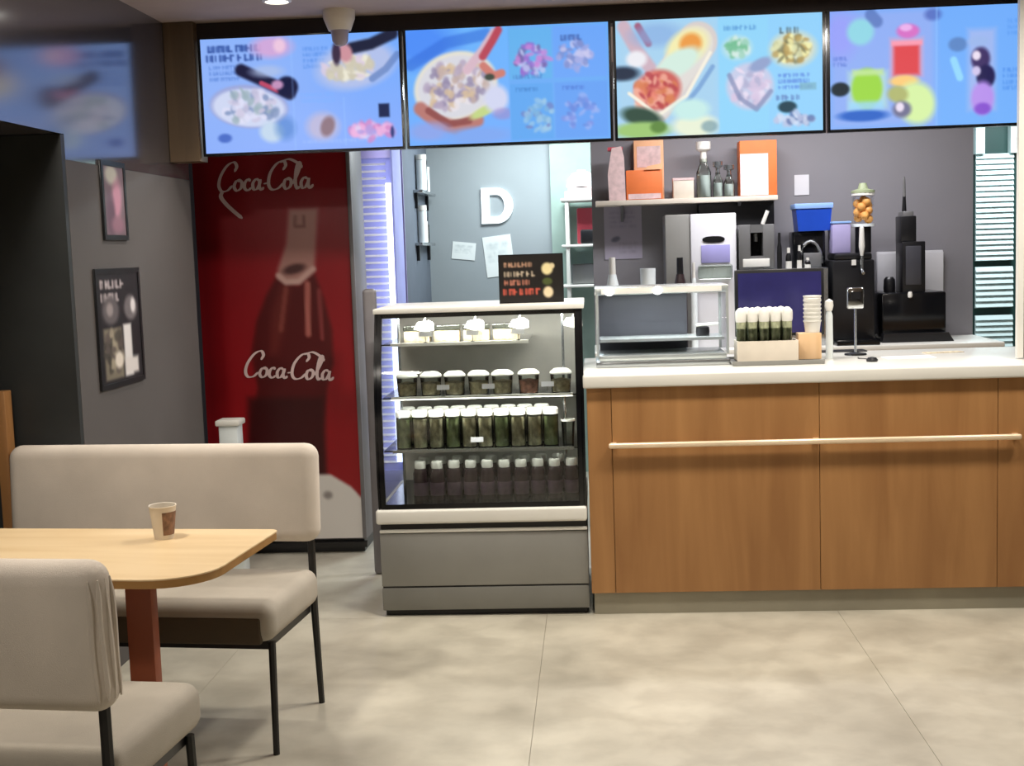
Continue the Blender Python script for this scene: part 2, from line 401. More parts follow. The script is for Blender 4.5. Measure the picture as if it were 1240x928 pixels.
struct(MB().box(-2.5, LW-.121, 4.781, 6.12, 0, CEIL).build('wall_left', M['dark_wall']))
struct(MB().box(-2.5, -1.45, 8.5, 8.62, 0, CEIL).build('wall_back', M['dark_wall']))
# kitchen walls
struct(MB().box(.005, 2.22, 7.7, 7.85, 0, CEIL).build('wall_back', M['wall_back']))
struct(MB().box(-1.45, 4.3, 9.2, 9.32, 0, CEIL).build('wall_back', M['wall_far']))
a = AY(666, 200, 9.18); b = AY(686, 200, 9.18)
struct(MB().box(a.x, a.x+.6, 9.14, 9.2, 0, CEIL).build('trim_2', M['green_wall']))
a = AY(476, 250, 8.0); b = AY(489, 250, 8.0)
pw = struct(MB().box(a.x, b.x, 8.0, 9.2, 0, CEIL).build('wall_partition', M['partition']))
MB().box(a.x-.005, b.x+.002, 7.985, 7.999, 0, CEIL).box(a.x+.025, a.x+.04, 7.975, 7.985, 0, CEIL).build('trim', M['lav'], pw)
struct(MB().box(4.2, 4.32, -1.6, 9.3, 0, CEIL).build('wall_right', M['wall_low']))
struct(MB().box(-2.6, 4.3, -1.72, -1.6, 0, CEIL).build('wall_front', M['wall_low']))
# bulkhead round the menu screens
TVY, TVX, TVZ, TVW = 5.87, -1.760, 2.599, .9224
tr = struct(MB().box(LW+.002, TVX-.018, TVY-.02, TVY+.1, TVZ-.545, CEIL-.001).build('trim_3', M['surround']))
struct(MB().box(TVX-.018, 2.4, TVY+.04, TVY+.14, TVZ+.0, CEIL-.001).build('trim_4', M['dark_brown']))
struct(MB().box(1.835, 1.86, 5.70, 5.73, 1.062, CEIL-.001).build('trim_5', M['white']))
struct(MB().box(1.875, 2.4, 5.72, 5.80, 1.062, CEIL-.001).build('trim_6', M['surround']))
# window with blind far right of the kitchen
x0, x1 = AY(1178, 300, 9.2).x, AY(1223, 300, 9.2).x
wn = struct(MB().box(x0-.02, x1+.06, 9.17, 9.2, .7, 2.40).build('window_1', M['darkgreen']))
z_top = AY(1200, 186, 9.12).z; z_g1 = AY(1200, 316, 9.12).z; z_g2 = AY(1200, 323, 9.12).z; z_g3 = AY(1200, 373, 9.12).z; z_g4 = AY(1200, 382, 9.12).z
for za, zb in ((z_top, z_g1), (z_g2, z_g3), (z_g4, .78)):
    bl = MB(); n = max(3, int((za-zb)/.036)); bl.box(x0, x1, 9.142, 9.15, zb, za)
    for k in range(n):
        z = zb+(za-zb)*(k+.5)/n
        bl.prism([(9.12, z-.014), (9.135, z+.016), (9.14, z+.016), (9.125, z-.014)], 'x', x0, x1)
    bb = bl.build('blind_slat', M['slat'], wn, smooth=False); bb['kind'] = 'stuff'
MB().box(x0-.01, x0+.05, 9.10, 9.17, z_top, 2.4).box(x1-.03, x1+.03, 9.1, 9.17, z_top, 2.4).build('window_frame', M['slat'], wn)

# ------------------------------------------------------------------ menu screens
BL = (104, 158, 240)
def s1():
    p = Paint(190, 107, (112, 164, 242), (132, 166, 240))
    p.E(.1, .3, .5, .6, (150, 176, 236), 0, 1, .6)
    p.T(.04, .09, .30, .055, (46, 76, 150), 1, 3, .95); p.T(.03, .17, .34, .055, (46, 76, 150), 1, 5, .95)
    p.E(.36, .09, .10, .09, (206, 160, 206), 0, .7, .9); p.E(.40, .08, .03, .06, (226, 190, 214), 0, .7)
    p.T(.04, .25, .2, .03, (80, 120, 200), 3, 8, .6)
    p.E(.23, .60, .20, .19, (150, 160, 208), 6, .12).E(.23, .61, .185, .165, (198, 206, 232), 6, .15)
    p.N(.22, .6, .16, .13, [(214, 214, 236), (120, 140, 180), (150, 170, 180), (196, 190, 214)], 60, .045, 4)
    p.L([(.20, .28), (.28, .35), (.36, .42), (.44, .5)], .055, (26, 26, 58)); p.L([(.3, .4), (.38, .47)], .02, (180, 70, 100))
    p.E(.43, .44, .055, .09, (20, 24, 60), 20, .3); p.E(.38, .42, .03, .04, (186, 140, 180), 0, .6)
    p.E(.33, .30, .08, .05, (170, 186, 220), 0, .8, .7)
    p.E(.34, .83, .06, .09, (186, 206, 226), 10, .5).E(.41, .80, .05, .10, (70, 120, 190), 0, .8, .6)
    p.E(.10, .87, .035, .04, (70, 104, 190), 0, .5)
    p.Q(.455, 0, .46, 1, (150, 190, 246), .5)
    p.T(.52, .12, .66, .03, (84, 136, 220), 4, 11, .6)
    p.E(.78, .28, .20, .20, (170, 184, 224), -10, .35); p.N(.75, .3, .13, .1, [(226, 222, 204), (196, 190, 170), (210, 196, 214)], 60, .05, 5)
    p.L([(.76, .13), (.86, .10), (.97, .02)], .05, (30, 34, 58)); p.E(.73, .17, .035, .08, (196, 140, 150), -10, .5); p.E(.685, .17, .022, .10, (58, 44, 66), 0, .5)
    p.L([(.86, .40), (.93, .32), (.99, .2)], .03, (90, 120, 180), .7)
    p.T(.5, .52, .72, .03, (120, 170, 246), 2, 2, .5)
    p.E(.60, .80, .08, .12, (178, 176, 210), 0, .6).E(.625, .80, .035, .09, (134, 110, 122), 20, .5)
    p.T(.5, .93, .9, .03, (150, 180, 240), 1, 12, .6)
    p.Q(.71, .55, .715, .97, (150, 190, 246), .5)
    p.N(.85, .85, .11, .08, [(226, 170, 214), (200, 130, 190), (214, 200, 232), (170, 150, 214)], 40, .05, 9)
    p.Q(.885, .62, .94, .74, (24, 36, 76))
    p.E(.95, .87, .01, .05, (50, 60, 120), 0, .5)
    return p
def s2():
    p = Paint(190, 107, (104, 172, 240), (110, 166, 242))
    p.E(.08, .12, .16, .2, (76, 136, 236), 0, .9); p.L([(.02, .3), (.2, .12), (.4, .06)], .05, (50, 104, 206), .6)
    p.E(.24, .50, .21, .30, (222, 216, 196), -14, .1).E(.24, .50, .195, .27, (206, 206, 214), -14, .15)
    p.N(.24, .48, .16, .2, [(186, 166, 160), (140, 130, 160), (222, 216, 222), (170, 156, 180), (204, 180, 150)], 110, .045, 3, .8, -14)
    p.L([(.06, .68), (.14, .8), (.24, .86), (.34, .80)], .06, (176, 116, 110)); p.L([(.1, .7), (.2, .82), (.3, .80)], .03, (130, 66, 66), .8)
    p.E(.38, .72, .08, .04, (186, 204, 130), -25, .5)
    p.L([(.30, .36), (.38, .2), (.44, .05)], .04, (206, 176, 190)); p.L([(.38, .25), (.43, .12), (.46, .03)], .035, (176, 70, 86)); p.L([(.38, .33), (.43, .42), (.47, .40)], .035, (196, 120, 110)); p.E(.41, .43, .025, .03, (60, 70, 60), 0, .5)
    p.E(.44, .62, .06, .12, (200, 204, 230), 0, .5); p.E(.47, .75, .05, .05, (150, 130, 190), 0, .6, .6)
    p.E(.1, .88, .1, .08, (140, 156, 220), 0, .7, .8); p.E(.35, .93, .16, .07, (120, 160, 230), 0, .7)
    p.Q(.505, 0, 1, 1, (102, 164, 234)); p.Q(.51, .02, .72, .46, (94, 172, 224), .7); p.Q(.73, .02, .99, .46, (104, 156, 238), .7)
    p.Q(.51, .5, .72, .98, (88, 158, 228), .7); p.Q(.73, .5, .99, .98, (96, 150, 232), .7)
    p.N(.62, .3, .085, .13, [(140, 106, 196), (190, 130, 206), (110, 100, 160), (180, 190, 230)], 55, .04, 7)
    p.N(.84, .28, .09, .12, [(150, 160, 216), (190, 190, 226), (120, 136, 196)], 45, .04, 8); p.T(.77, .12, .88, .045, (60, 90, 160), 1, 3)
    p.N(.65, .78, .08, .14, [(150, 190, 220), (110, 120, 180), (120, 170, 210)], 45, .035, 9, .7)
    p.N(.86, .76, .09, .14, [(120, 140, 216), (150, 170, 230), (96, 130, 210)], 45, .035, 10, .7)
    p.T(.53, .44, .68, .03, (70, 120, 190), 1, 1, .6); p.T(.54, .55, .68, .03, (60, 120, 190), 1, 2, .6); p.T(.77, .55, .9, .03, (70, 110, 200), 1, 2, .6)
    return p
def s3():
    p = Paint(190, 107, (150, 204, 240), (150, 200, 236))
    p.Q(0, 0, .5, 1, (168, 200, 222), .6, .1)
    p.L([(.04, .05), (.1, .25), (.17, .42)], .055, (196, 170, 184)); p.L([(.11, .05), (.16, .2)], .03, (160, 76, 100)); p.E(.10, .33, .05, .07, (226, 226, 232), 0, .5)
    p.E(.03, .45, .08, .06, (30, 44, 66), 0, .6); p.E(.2, .13, .12, .1, (130, 166, 216), 0, .8, .7)
    p.L([(.40, .20), (.30, .45), (.18, .72)], .17, (206, 198, 196), 1, .1); p.L([(.39, .22), (.29, .46), (.19, .70)], .15, (214, 210, 206), 1, .1)
    p.E(.35, .24, .11, .14, (232, 226, 170), -30, .4).E(.365, .22, .055, .09, (226, 150, 70), -30, .5)
    p.E(.30, .38, .12, .10, (202, 226, 214), -30, .4)
    p.E(.20, .60, .115, .17, (196, 96, 90), -15, .25); p.N(.19, .60, .10, .14, [(222, 130, 110), (170, 60, 70), (232, 170, 150), (206, 120, 80)], 60, .045, 5)
    p.L([(.06, .62), (.2, .82), (.34, .66), (.46, .3)], .014, (236, 230, 214)); p.L([(.3, .8), (.4, .6), (.47, .42)], .02, (110, 150, 200), .8)
    p.E(.12, .83, .10, .08, (40, 70, 56), 15, .5); p.E(.12, .94, .14, .07, (150, 190, 110), 0, .5).E(.2, .92, .04, .05, (90, 130, 60), 0, .5)
    p.E(.38, .92, .11, .10, (222, 230, 206), 0, .5); p.E(.36, .78, .09, .09, (190, 226, 222), 0, .5); p.E(.45, .93, .04, .05, (90, 130, 150), 0, .5, .6)
    p.Q(.5, 0, 1, 1, (140, 200, 240), 1, .03); p.Q(.5, .02, .74, .98, (140, 206, 238), .6)
    p.T(.53, .10, .7, .035, (80, 140, 200), 1, 5, .8)
    p.E(.59, .27, .07, .10, (180, 216, 220), 0, .5); p.N(.59, .27, .05, .08, [(110, 180, 140), (206, 226, 220), (150, 200, 180)], 30, .04, 3)
    p.E(.65, .60, .115, .20, (190, 196, 222), 20, .2); p.N(.65, .6, .09, .16, [(226, 214, 232), (170, 170, 200), (206, 190, 216)], 60, .04, 4)
    p.E(.70, .42, .06, .05, (140, 156, 196), -25, .5); p.L([(.55, .5), (.6, .7), (.68, .80), (.75, .65)], .02, (120, 130, 170), .7)
    p.E(.86, .30, .11, .15, (206, 212, 190), 0, .4); p.N(.86, .30, .09, .12, [(236, 232, 170), (176, 150, 90), (214, 216, 170), (120, 120, 90)], 70, .04, 6); p.T(.8, .14, .9, .05, (80, 100, 110), 1, 9)
    p.T(.79, .52, .97, .03, (80, 120, 210), 3, 6, .7); p.Q(.89, .59, .97, .65, (120, 170, 190), .8)
    p.T(.78, .71, .9, .04, (90, 120, 180), 1, 7); p.E(.83, .79, .045, .05, (20, 60, 76), 0, .35)
    p.N(.87, .9, .1, .05, [(180, 190, 220), (90, 110, 160), (200, 210, 232)], 30, .04, 8)
    return p
def s4():
    p = Paint(190, 107, (110, 166, 240), (112, 170, 240))
    p.Q(0, 0, .51, 1, (146, 168, 232), .8, .1)
    p.E(.05, .2, .08, .2, (150, 150, 240), 0, .9, .7)
    p.E(.15, .18, .065, .11, (140, 206, 220), 0, .4); p.L([(.2, .04), (.23, .10)], .05, (70, 96, 160), .6); p.E(.5, .06, .04, .05, (70, 90, 170), 0, .7, .7)
    p.T(.02, .4, .1, .03, (80, 110, 200), 2, 3, .6)
    p.Q(.09, .52, .28, .83, (176, 214, 206), .8, .06); p.E(.18, .66, .075, .17, (150, 206, 66), 0, .25); p.Q(.11, .5, .26, .55, (186, 220, 150), .9, .03)
    p.E(.05, .66, .045, .06, (14, 34, 44), 0, .3)
    p.E(.16, .89, .12, .05, (40, 96, 190), 0, .5); p.Q(.09, .77, .26, .84, (150, 206, 240), .8, .04)
    p.Q(.295, .25, .45, .57, (216, 160, 190), .8, .05); p.Q(.31, .30, .435, .56, (214, 70, 76), 1, .04); p.Q(.30, .27, .45, .31, (240, 150, 170), 1, .02)
    p.E(.38, .19, .055, .06, (206, 110, 190), 0, .4); p.E(.37, .16, .03, .03, (226, 170, 226), 0, .5)
    p.E(.36, .61, .07, .05, (240, 196, 120), 0, .5); p.E(.42, .80, .09, .18, (206, 232, 160), -20, .4); p.E(.33, .72, .05, .07, (170, 176, 110), 10, .5)
    p.E(.35, .85, .045, .07, (110, 110, 140), 0, .5).E(.34, .83, .02, .04, (226, 214, 232), 0, .5)
    p.Q(.515, 0, .52, 1, (140, 190, 250), .8)
    p.E(.62, .32, .045, .06, (90, 130, 190), 0, .4); p.L([(.6, .45), (.63, .6)], .03, (150, 216, 240), .8)
    p.Q(.67, .2, .80, .88, (170, 180, 226), .7, .06)
    p.E(.73, .45, .045, .10, (60, 46, 96), 0, .4); p.E(.755, .60, .045, .10, (30, 26, 76), 0, .3); p.E(.71, .42, .02, .04, (226, 214, 232), 0, .5); p.E(.71, .55, .02, .04, (200, 190, 226), 0, .5)
    p.E(.74, .78, .055, .14, (176, 140, 226), 0, .4); p.E(.74, .87, .04, .05, (130, 80, 200), 0, .5)
    p.E(.72, .3, .05, .04, (150, 176, 226), 0, .5)
    p.T(.84, .55, .96, .03, (70, 130, 220), 4, 4, .6); p.T(.86, .14, .97, .03, (80, 140, 226), 3, 14, .5)
    return p
labs = ['blue menu screen at the left end showing two tacos and dark bottles',
        'blue menu screen with a large tray held by hands, beside four small dishes',
        'pale blue menu screen with a red and yellow food tray and a plate of snacks',
        'blue menu screen at the right end showing green and red drinks']
for i, f in enumerate((s1, s2, s3, s4)):
    x = TVX+i*TVW*1.02; h = TVW*9/16; wd = TVW if i < 3 else TVW*.985
    t = thing('menu_screen', labs[i], 'screen', (x+wd/2, TVY, TVZ-h), 0, 'menu screens above the counter')
    MB().box(-wd/2-.005, wd/2+.005, .002, .035, -.006, h+.006, .003).build('casing', M['blackp'], t)
    fr = .007
    MB().box(-wd/2-.005, wd/2+.005, -.006, .002, -.006, fr-.006).box(-wd/2-.005, wd/2+.005, -.006, .002, h, h+.006).box(-wd/2-.005, -wd/2+fr, -.006, .002, fr-.006, h).box(wd/2-fr, wd/2+.005, -.006, .002, fr-.006, h).build('bezel', M['gloss_black'], t)
    sheet('display', f(), wd-2*fr, h-fr, M['screen'], t, (-wd/2+fr, 0, h), (1, 0, 0), (0, 0, -1))

# ceiling light and dome camera
c = AZ(335, 0, CEIL)
t = thing('ceiling_light', 'small round recessed ceiling light above the leftmost menu screen', 'light', (c.x, c.y, CEIL))
MB().lathe([(.062, 0), (.062, -.006), (.05, -.01), (.048, -.002), (.048, 0)], 24).build('rim', M['white'], t)
MB().lathe([(0, -.005), (.048, -.005), (.048, -.001), (0, -.001)], 24).build('diffuser', M['led'], t)
for (x, y) in ((0.1, 4.35), (1.5, 4.35), (-1.1, 3.3)):
    pass
c = AY(411, 30, 5.76); zd = AY(411, 52, 5.76).z-CEIL
t = thing('dome_camera', 'pale hanging security camera in front of the leftmost screen', 'camera', (c.x, 5.76, CEIL))
MB().lathe([(0, 0), (.072, 0), (.070, zd*.25), (.050, zd*.62), (.0, zd*.64)], 20).build('mount', M['cup'], t)
MB().lathe([(.042, zd*.6), (.038, zd*.75), (.035, zd*.95), (.022, zd*1.08), (0, zd*1.12)], 18).build('dome', M['lavgrey'], t)

# ------------------------------------------------------------------ counter
CY = 5.4987
bx1 = 2.75
zb = AY(900, 716, CY).z
c = thing('counter', 'long oak fronted service counter with grey kickboard', 'counter', (0, CY, 0))
MB().box(-.036, bx1, .03, .85, zb+.01, 1.0).build('body', M['oak_edge'], c)
seams = [-.041, .064, .947, 1.692, bx1]
for s0, s1_ in zip(seams, seams[1:]):
    MB().box(s0+.0012, s1_-.0012, 0, .028, zb, 1.0, .001, 1).build('panel', M['oak'], c)
MB().box(-.041, -.036+.03, .03, .85, zb, 1.0).build('panel', M['oak'], c)
MB().box(-.03, bx1, .016, .06, 0, zb).build('kickboard', M['kick'], c)
rl = MB().box(.048, 1.78, -.044, -.022, .740, .764, .009, 4).build('tray_rail', M['rail'], c, label='slim pale metal rail along the front')
for x in (.07, .93, 1.76):
    MB().box(x-.012, x+.012, -.03, .0, .742, .762).build('bracket', M['rail'], rl)
tag(MB().box(-.055, bx1, -.03, .86, 1.001, 1.057, .008, 3).build('worktop', M['stone']), 'white worktop lying on the oak service counter', 'worktop', loc=(0, CY, 0))
# back counter under the kitchen wall
t = thing('back_counter', 'white back counter against the grey kitchen wall', 'counter', (1.1, 7.4, 0))
MB().box(-1.08, 1.1, -.25, .29, .1, .98).build('body', M['greypanel'], t)
MB().box(-1.1, 1.12, -.3, .298, .98, 1.02, .006).build('top', M['stone'], t)
MB().box(-1.06, 1.08, -.2, .28, 0, .1).build('plinth', M['blackp'], t)
for k in range(4): MB().box(-1.07+k*.545, -1.07+k*.545+.535, -.27, -.251, .12, .96, .003).build('door', M['white'], t)

# ------------------------------------------------------------------ glass pastry case
X0, X1, KY = -.967, -.052, 5.515
zz = lambda y: AY(585, y, KY).z
case = thing('display_case', 'chilled glass display case with curved front and grey steel base', 'display case', ((X0+X1)/2, KY, 0))
hw = (X1-X0)/2
z_k, z_g, z_p, z_b0, z_b1 = zz(738), zz(710), zz(645), zz(632), zz(615)
MB().box(-hw+.01, hw-.01, .03, .70, 0, z_k).build('plinth', M['black'], case)
MB().box(-hw, hw, 0, .03, z_k, z_g-.004, .003).build('lower_panel', M['greypanel2'], case)
MB().box(-hw+.004, hw-.004, .008, .72, z_k, z_b0).build('carcass', M['black'], case)
MB().box(-hw, hw, 0, .03, z_g+.004, z_p, .003).build('front_panel', M['greypanel'], case)
MB().box(-hw-.001, -hw+.004, .03, .72, z_k, z_b0).build('side_panel', M['greypanel'], case)
MB().box(-hw, hw, -.006, .03, z_p+.004, z_p+.018, .004).build('trim', M['white'], case)
MB().box(-hw-.012, hw, -.022, .73, z_b0-.002, z_b1, .012, 4).build('bumper', M['white'], case)
zt = AY(585, 377, KY+.12).z
prof = [(-.004, z_b1), (-.012, z_b1+.12), (-.012, z_b1+.30), (.002, z_b1+.48), (.03, z_b1+.64), (.075, z_b1+.76), (.11, zt)]
pr2 = []
for a, b in zip(prof, prof[1:]): pr2 += [a, ((a[0]+b[0])/2, (a[1]+b[1])/2)]
pr2.append(prof[-1])
MB().strip(prof, -hw+.03, hw-.03, .005).build('front_glass', M['glass'], case)
side = prof+[(.70, zt), (.70, z_b1)]
for sx in (-hw+.008, hw-.014):
    MB().prism(side, 'x', sx, sx+.005).build('side_glass', M['sideglass'], case)
MB().strip(prof, -hw, -hw+.032, .02).build('frame', M['gloss_black'], case)
MB().strip(prof, hw-.034, hw, .02).build('frame', M['gloss_black'], case)
MB().box(-hw+.03, hw-.034, -.006, .006, z_b1, z_b1+.022).build('frame', M['gloss_black'], case)
zt2 = AY(585, 370.5, KY+.12).z
MB().box(-hw-.005, hw+.008, .095, .72, zt, zt2, .004).build('top', M['white'], case)
MB().box(-hw+.02, hw-.02, .66, .70, z_b1, zt).build('back_panel', M['casewall'], case)
MB().box(-hw+.02, hw-.02, .03, .66, z_b1, z_b1+.012).build('base_tray', M['gloss_black'], case)
MB().box(-hw+.05, hw-.05, .20, .215, zt-.008, zt-.001).build('lamp', M['led'], case)
MB().box(-hw+.03, hw-.034, .112, .12, zt-.02, zt).build('front_lip', M['black'], case)
lt = area('case_lamp', ((X0+X1)/2, KY+.18, zt-.03), .8, 6.5, (1, .98, .94), sy=.03); lt.rotation_euler = (.25, 0, 0)
lt = area('case_lamp', ((X0+X1)/2, KY+.08, AY(600, 478, KY+.1).z-.01), .8, 3.4, (1, .98, .93), sy=.02)
IY = .16
lev = [AY(585, y, KY+IY).z for y in (414, 478, 541, 600)]
for k, z in enumerate(lev[:3]):
    y0 = [.12, .08, .06][k]
    MB().box(-hw+.02, (hw-.24 if k == 0 else hw-.02), y0+.03, .62, z-.006, z).build('shelf', M['glass'], case)
    MB().box(-hw+.06, (hw-.24 if k == 0 else hw-.05), y0+.02, y0+.032, z-.010, z+.004).build('shelf_edge', M['white'] if k != 2 else M['steel'], case)
for sx in (-hw+.09, hw-.09):
    MB().tube([(sx, .2, z_b1), (sx, .2, zt)], .006).build('shelf_post', M['steel'], case)
def on_case(xp, lv, yy): return AY(xp, 500, KY+yy).x, KY+yy, lev[lv] if lv < 3 else z_b1+.012
CX = (X0+X1)/2
# row 3: dark bottles with white caps
tall = lev[2]-z_b1
def bottle_proto():
    t = thing('drink_bottle', '', 'bottle')
    h = .172
    MB().lathe([(0, 0), (.032, 0), (.0335, .006), (.0335, h*.70), (.026, h*.82), (.018, h*.86), (0, h*.86)], 14).build('body', M['dark_drink'], t)
    MB().lathe([(.0338, h*.12), (.0340, h*.13), (.0340, h*.45), (.0338, h*.46)], 14).build('wrapper', M['plum'], t)
    MB().lathe([(0, h*.82), (.025, h*.82), (.026, h*.98), (.022, h*1.02), (0, h*1.02)], 14).build('cap', M['white'], t)
    return t
bp = bottle_proto(); n = 10
for k in range(n):
    x = AY(510+k*20.3, 590, KY+IY).x
    lab = '%s dark bottle from the left on the floor of the glass case, white cap' % ORD[k]
    if k == 0: bp.location = (x, KY+IY, z_b1+.012); bp['label'] = lab; bp['group'] = 'dark bottles on the bottom of the case'
    else: dup(bp, (x, KY+IY+random.uniform(-.008, .008), z_b1+.012), random.random(), lab)
for k in range(9):
    dup(bp, (AY(514+k*20.3, 590, KY+IY+.1).x, KY+IY+.12, z_b1+.012), k, '%s dark bottle from the left in the back row of the case floor' % ORD[k])
# row 2: salad jars with pale lids
def jar_proto(fill):
    t = thing('salad_jar', '', 'jar')
    h = .162
    MB().lathe([(0, .004), (.030, .004), (.031, .01), (.031, h*.82), (0, h*.82)], 14).build('filling', M[fill], t)
    MB().lathe([(0, 0), (.032, 0), (.034, .004), (.034, h*.9), (.032, h*.93)], 14).build('glass', M['jarglass'], t)
    MB().lathe([(0, h*.88), (.0345, h*.88), (.0350, h*.92), (.0350, h*1.02), (.030, h*1.06), (0, h*1.06)], 16).build('lid', M['white'], t)
    return t
ja = jar_proto('jar_fill'); jb = jar_proto('jar_fill2'); first = {0: 1, 1: 1}
for k in range(10):
    x = AY(489+k*19.8, 520, KY+IY).x; w_ = (k*7 % 3) == 0
    lab = '%s salad jar from the left on the lowest glass shelf, white lid' % ORD[k]
    src = jb if w_ else ja; key = int(w_)
    if first[key]: src.location = (x, KY+IY, lev[2]); src['label'] = lab; src['group'] = 'salad jars in the display case'; first[key] = 0
    else: dup(src, (x, KY+IY+random.uniform(-.006, .006), lev[2]), random.random()*3, lab)
for k in range(9):
    dup(ja if k % 3 else jb, (AY(494+k*20.3, 520, KY+IY+.1).x, KY+IY+.12, lev[2]), k, '%s salad jar from the left in the back row of the lowest glass shelf' % ORD[k])
# clear plastic beaker at the right end of the jars
x = AY(688, 520, KY+IY).x
t = thing('clear_beaker', 'empty clear beaker with white rim at the right end of the jars', 'beaker', (x, KY+IY, lev[2]))
MB().lathe([(0, 0), (.024, 0), (.031, .11), (.030, .11)], 16).build('wall', M['jarglass'], t)
MB().lathe([(.029, .108), (.033, .108), (.033, .116), (.029, .116)], 16).build('rim', M['white'], t)
# row 1: clear food tubs with white lids
def tub_proto(fill):
    t = thing('food_tub', '', 'food tub'); h = .095
    MB().lathe([(0, .004), (.038, .004), (.043, h*.6), (0, h*.7)], 16).build('food', M[fill], t)
    MB().lathe([(0, 0), (.041, 0), (.048, h*.9)], 16).build('bowl', M['jarglass'], t)
    MB().lathe([(0, h*1.12), (.032, h*1.12), (.047, h), (.050, h*.93), (.049, h*.88)], 16).build('lid', M['white'], t)
    return t
ta = tub_proto('cake'); tb = tub_proto('cake2')
for k, xp in enumerate([492, 521, 550, 579, 608, 640, 679]):
    x = AY(xp, 460, KY+IY).x; src = tb if k == 5 else ta
    lab = '%s food tub from the left on the middle glass shelf, pale lid' % ORD[k]
    if k in (0, 5): src.location = (x, KY+IY+.02, lev[1]); src['label'] = lab; src['group'] = 'food tubs in the display case'
    else: dup(src, (x, KY+IY+.02, lev[1]), k, lab)
# row 0: flat boxes at the top with white tag stands
def pack_proto():
    t = thing('pastry_box', '', 'pastry box')
    MB().box(-.058, .058, -.03, .06, 0, .05, .006).build('tray', M['cake'], t)
    MB().box(-.060, .060, -.032, .062, .052, .075, .005).build('lid', M['jarglass'], t)
    return t
pk = pack_proto()
for k, xp in enumerate([505, 541, 577, 613]):
    x = AY(xp, 400, KY+.25).x; lab = '%s low pastry box from the left on the top glass shelf' % ORD[k]
    if k == 0: pk.location = (x, KY+.25, lev[0]); pk['label'] = lab; pk['group'] = 'pastry boxes in the display case'
    else: dup(pk, (x, KY+.25, lev[0]), 0, lab)
# price tags
def tag_proto():
    t = thing('price_tag', '', 'price tag')
    MB().box(-.008, .008, -.004, .004, 0, .004).tube([(0, 0, .002), (0, 0, .03)], .0018, 6).build('stand', M['steel'], t)
    MB().box(-.028, .028, -.003, -.001, .028, .05).rot(-.25, 'X', (0, 0, .03)).build('card', M['paper'], t)
    return t
pt_ = tag_proto(); pos = []
for xp in (516, 573, 628, 662): pos.append((xp, 0 if xp < 640 else 1, .13, 'on the top shelf' if xp < 640 else 'beside the pink food tub'))
for xp in (535, 590): pos.append((xp, 1, .10, 'before the food tubs'))
pos.append((574, 2, .085, 'before the salad jars'))
cnt = {}
for k, (xp, lv, yy, wh) in enumerate(pos):
    x = AY(xp, 430, KY+yy).x; cnt[wh] = cnt.get(wh, 0)+1
    lab = '%s small white price tag from the left %s of the case' % (ORD[cnt[wh]-1], wh)
    loc = (x, KY+yy, lev[lv]+(.004 if yy < .15 else 0))
    if k == 0: pt_.location = loc; pt_['label'] = lab; pt_['group'] = 'price tags in the case'
    else: dup(pt_, loc, 0, lab)
hp = None
for k, xp in enumerate((514, 575, 629, 694)):  # bright lamp reflections under the case top, shaped as white cards
    xx = AY(xp, 390, KY+.2).x
    if k == 0:
        hp = thing('reflection_card', 'first white tag from the left hanging under the case top', 'price tag', (xx, KY+.2, zt), 0, 'lamp reflection cards under the case top')
        MB().tube([(.008, 0, -.002), (0, 0, -.04)], .004, 6).build('stem', M['white'], hp)
        MB().prism([(-.05, -.075), (-.03, -.045), (.02, -.038), (.04, -.05), (.042, -.082), (0, -.09)], 'y', -.003, .003).build('card', M['white'], hp)
    else: dup(hp, (xx, KY+.2, zt), 0, '%s white card from the left shaped as a lamp reflection under the case top' % ORD[k])
# black menu sign on the case
p = Paint(80, 56, (22, 18, 16))
p.T(.08, .2, .52, .09, (206, 160, 130), 1, 4); p.T(.08, .40, .62, .10, (214, 196, 170), 1, 5); p.T(.08, .58, .6, .10, (206, 130, 106), 1, 6); p.T(.06, .78, .66, .12, (196, 84, 66), 1, 7, .95)
p.E(.76, .30, .09, .13, (214, 200, 150), 0, .4).E(.84, .24, .04, .06, (206, 190, 150), 0, .4).E(.76, .57, .08, .08, (70, 80, 40), 0, .5).E(.77, .8, .08, .12, (214, 196, 160), 0, .4)
a = AY(603, 309, 5.8); b = AY(683, 363, 5.8)
t = thing('menu_sign', 'small black sign with red and cream print standing on the case', 'sign', ((a.x+b.x)/2, 5.8, zt2))
wd = b.x-a.x; hg = a.z-zt2
MB().box(-wd/2, wd/2, 0, .012, 0, hg).build('board', M['blackp'], t)
MB().box(-wd/2+.02, -wd/2+.05, 0, .08, 0, .01).box(wd/2-.05, wd/2-.02, 0, .08, 0, .01).build('foot', M['blackp'], t)
sheet('print', p, wd-.01, hg-.01, M['print'], t, (-wd/2+.005, -.001, hg-.005), (1, 0, 0), (0, 0, -1))

# ------------------------------------------------------------------ red drinks cooler
FY = 6.76
fx0, fx1, fh = -2.10, -1.255, 2.25
t = thing('drinks_cooler', 'tall red drinks cooler with white script lettering and bottle picture', 'cooler', ((fx0+fx1)/2, FY, 0))
w2 = (fx1-fx0)/2
MB().box(-w2, w2, .012, .34, .07, fh, .01).build('cabinet', M['fridge_grey'], t)
MB().box(-w2+.02, w2-.02, .03, .32, 0, .07).build('plinth', M['blackp'], t)
MB().box(-w2, w2, -.004, .03, .03, .06).build('kick_grille', M['black'], t)
MB().box(w2-.022, w2, -.012, .012, .08, fh, .004).build('edge_strip', M['fridge_grey'], t)
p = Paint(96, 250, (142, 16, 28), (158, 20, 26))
p.Q(0, 0, .08, 1, (104, 10, 20), .8, .06)  # light falloff at the left edge painted into the red
U = lambda x, y: ((AY(x, y, FY).x-fx0)/(fx1-.022-fx0), (fh-AY(x, y, FY).z)/(fh-.08))
q = lambda x, y: U(x, y)
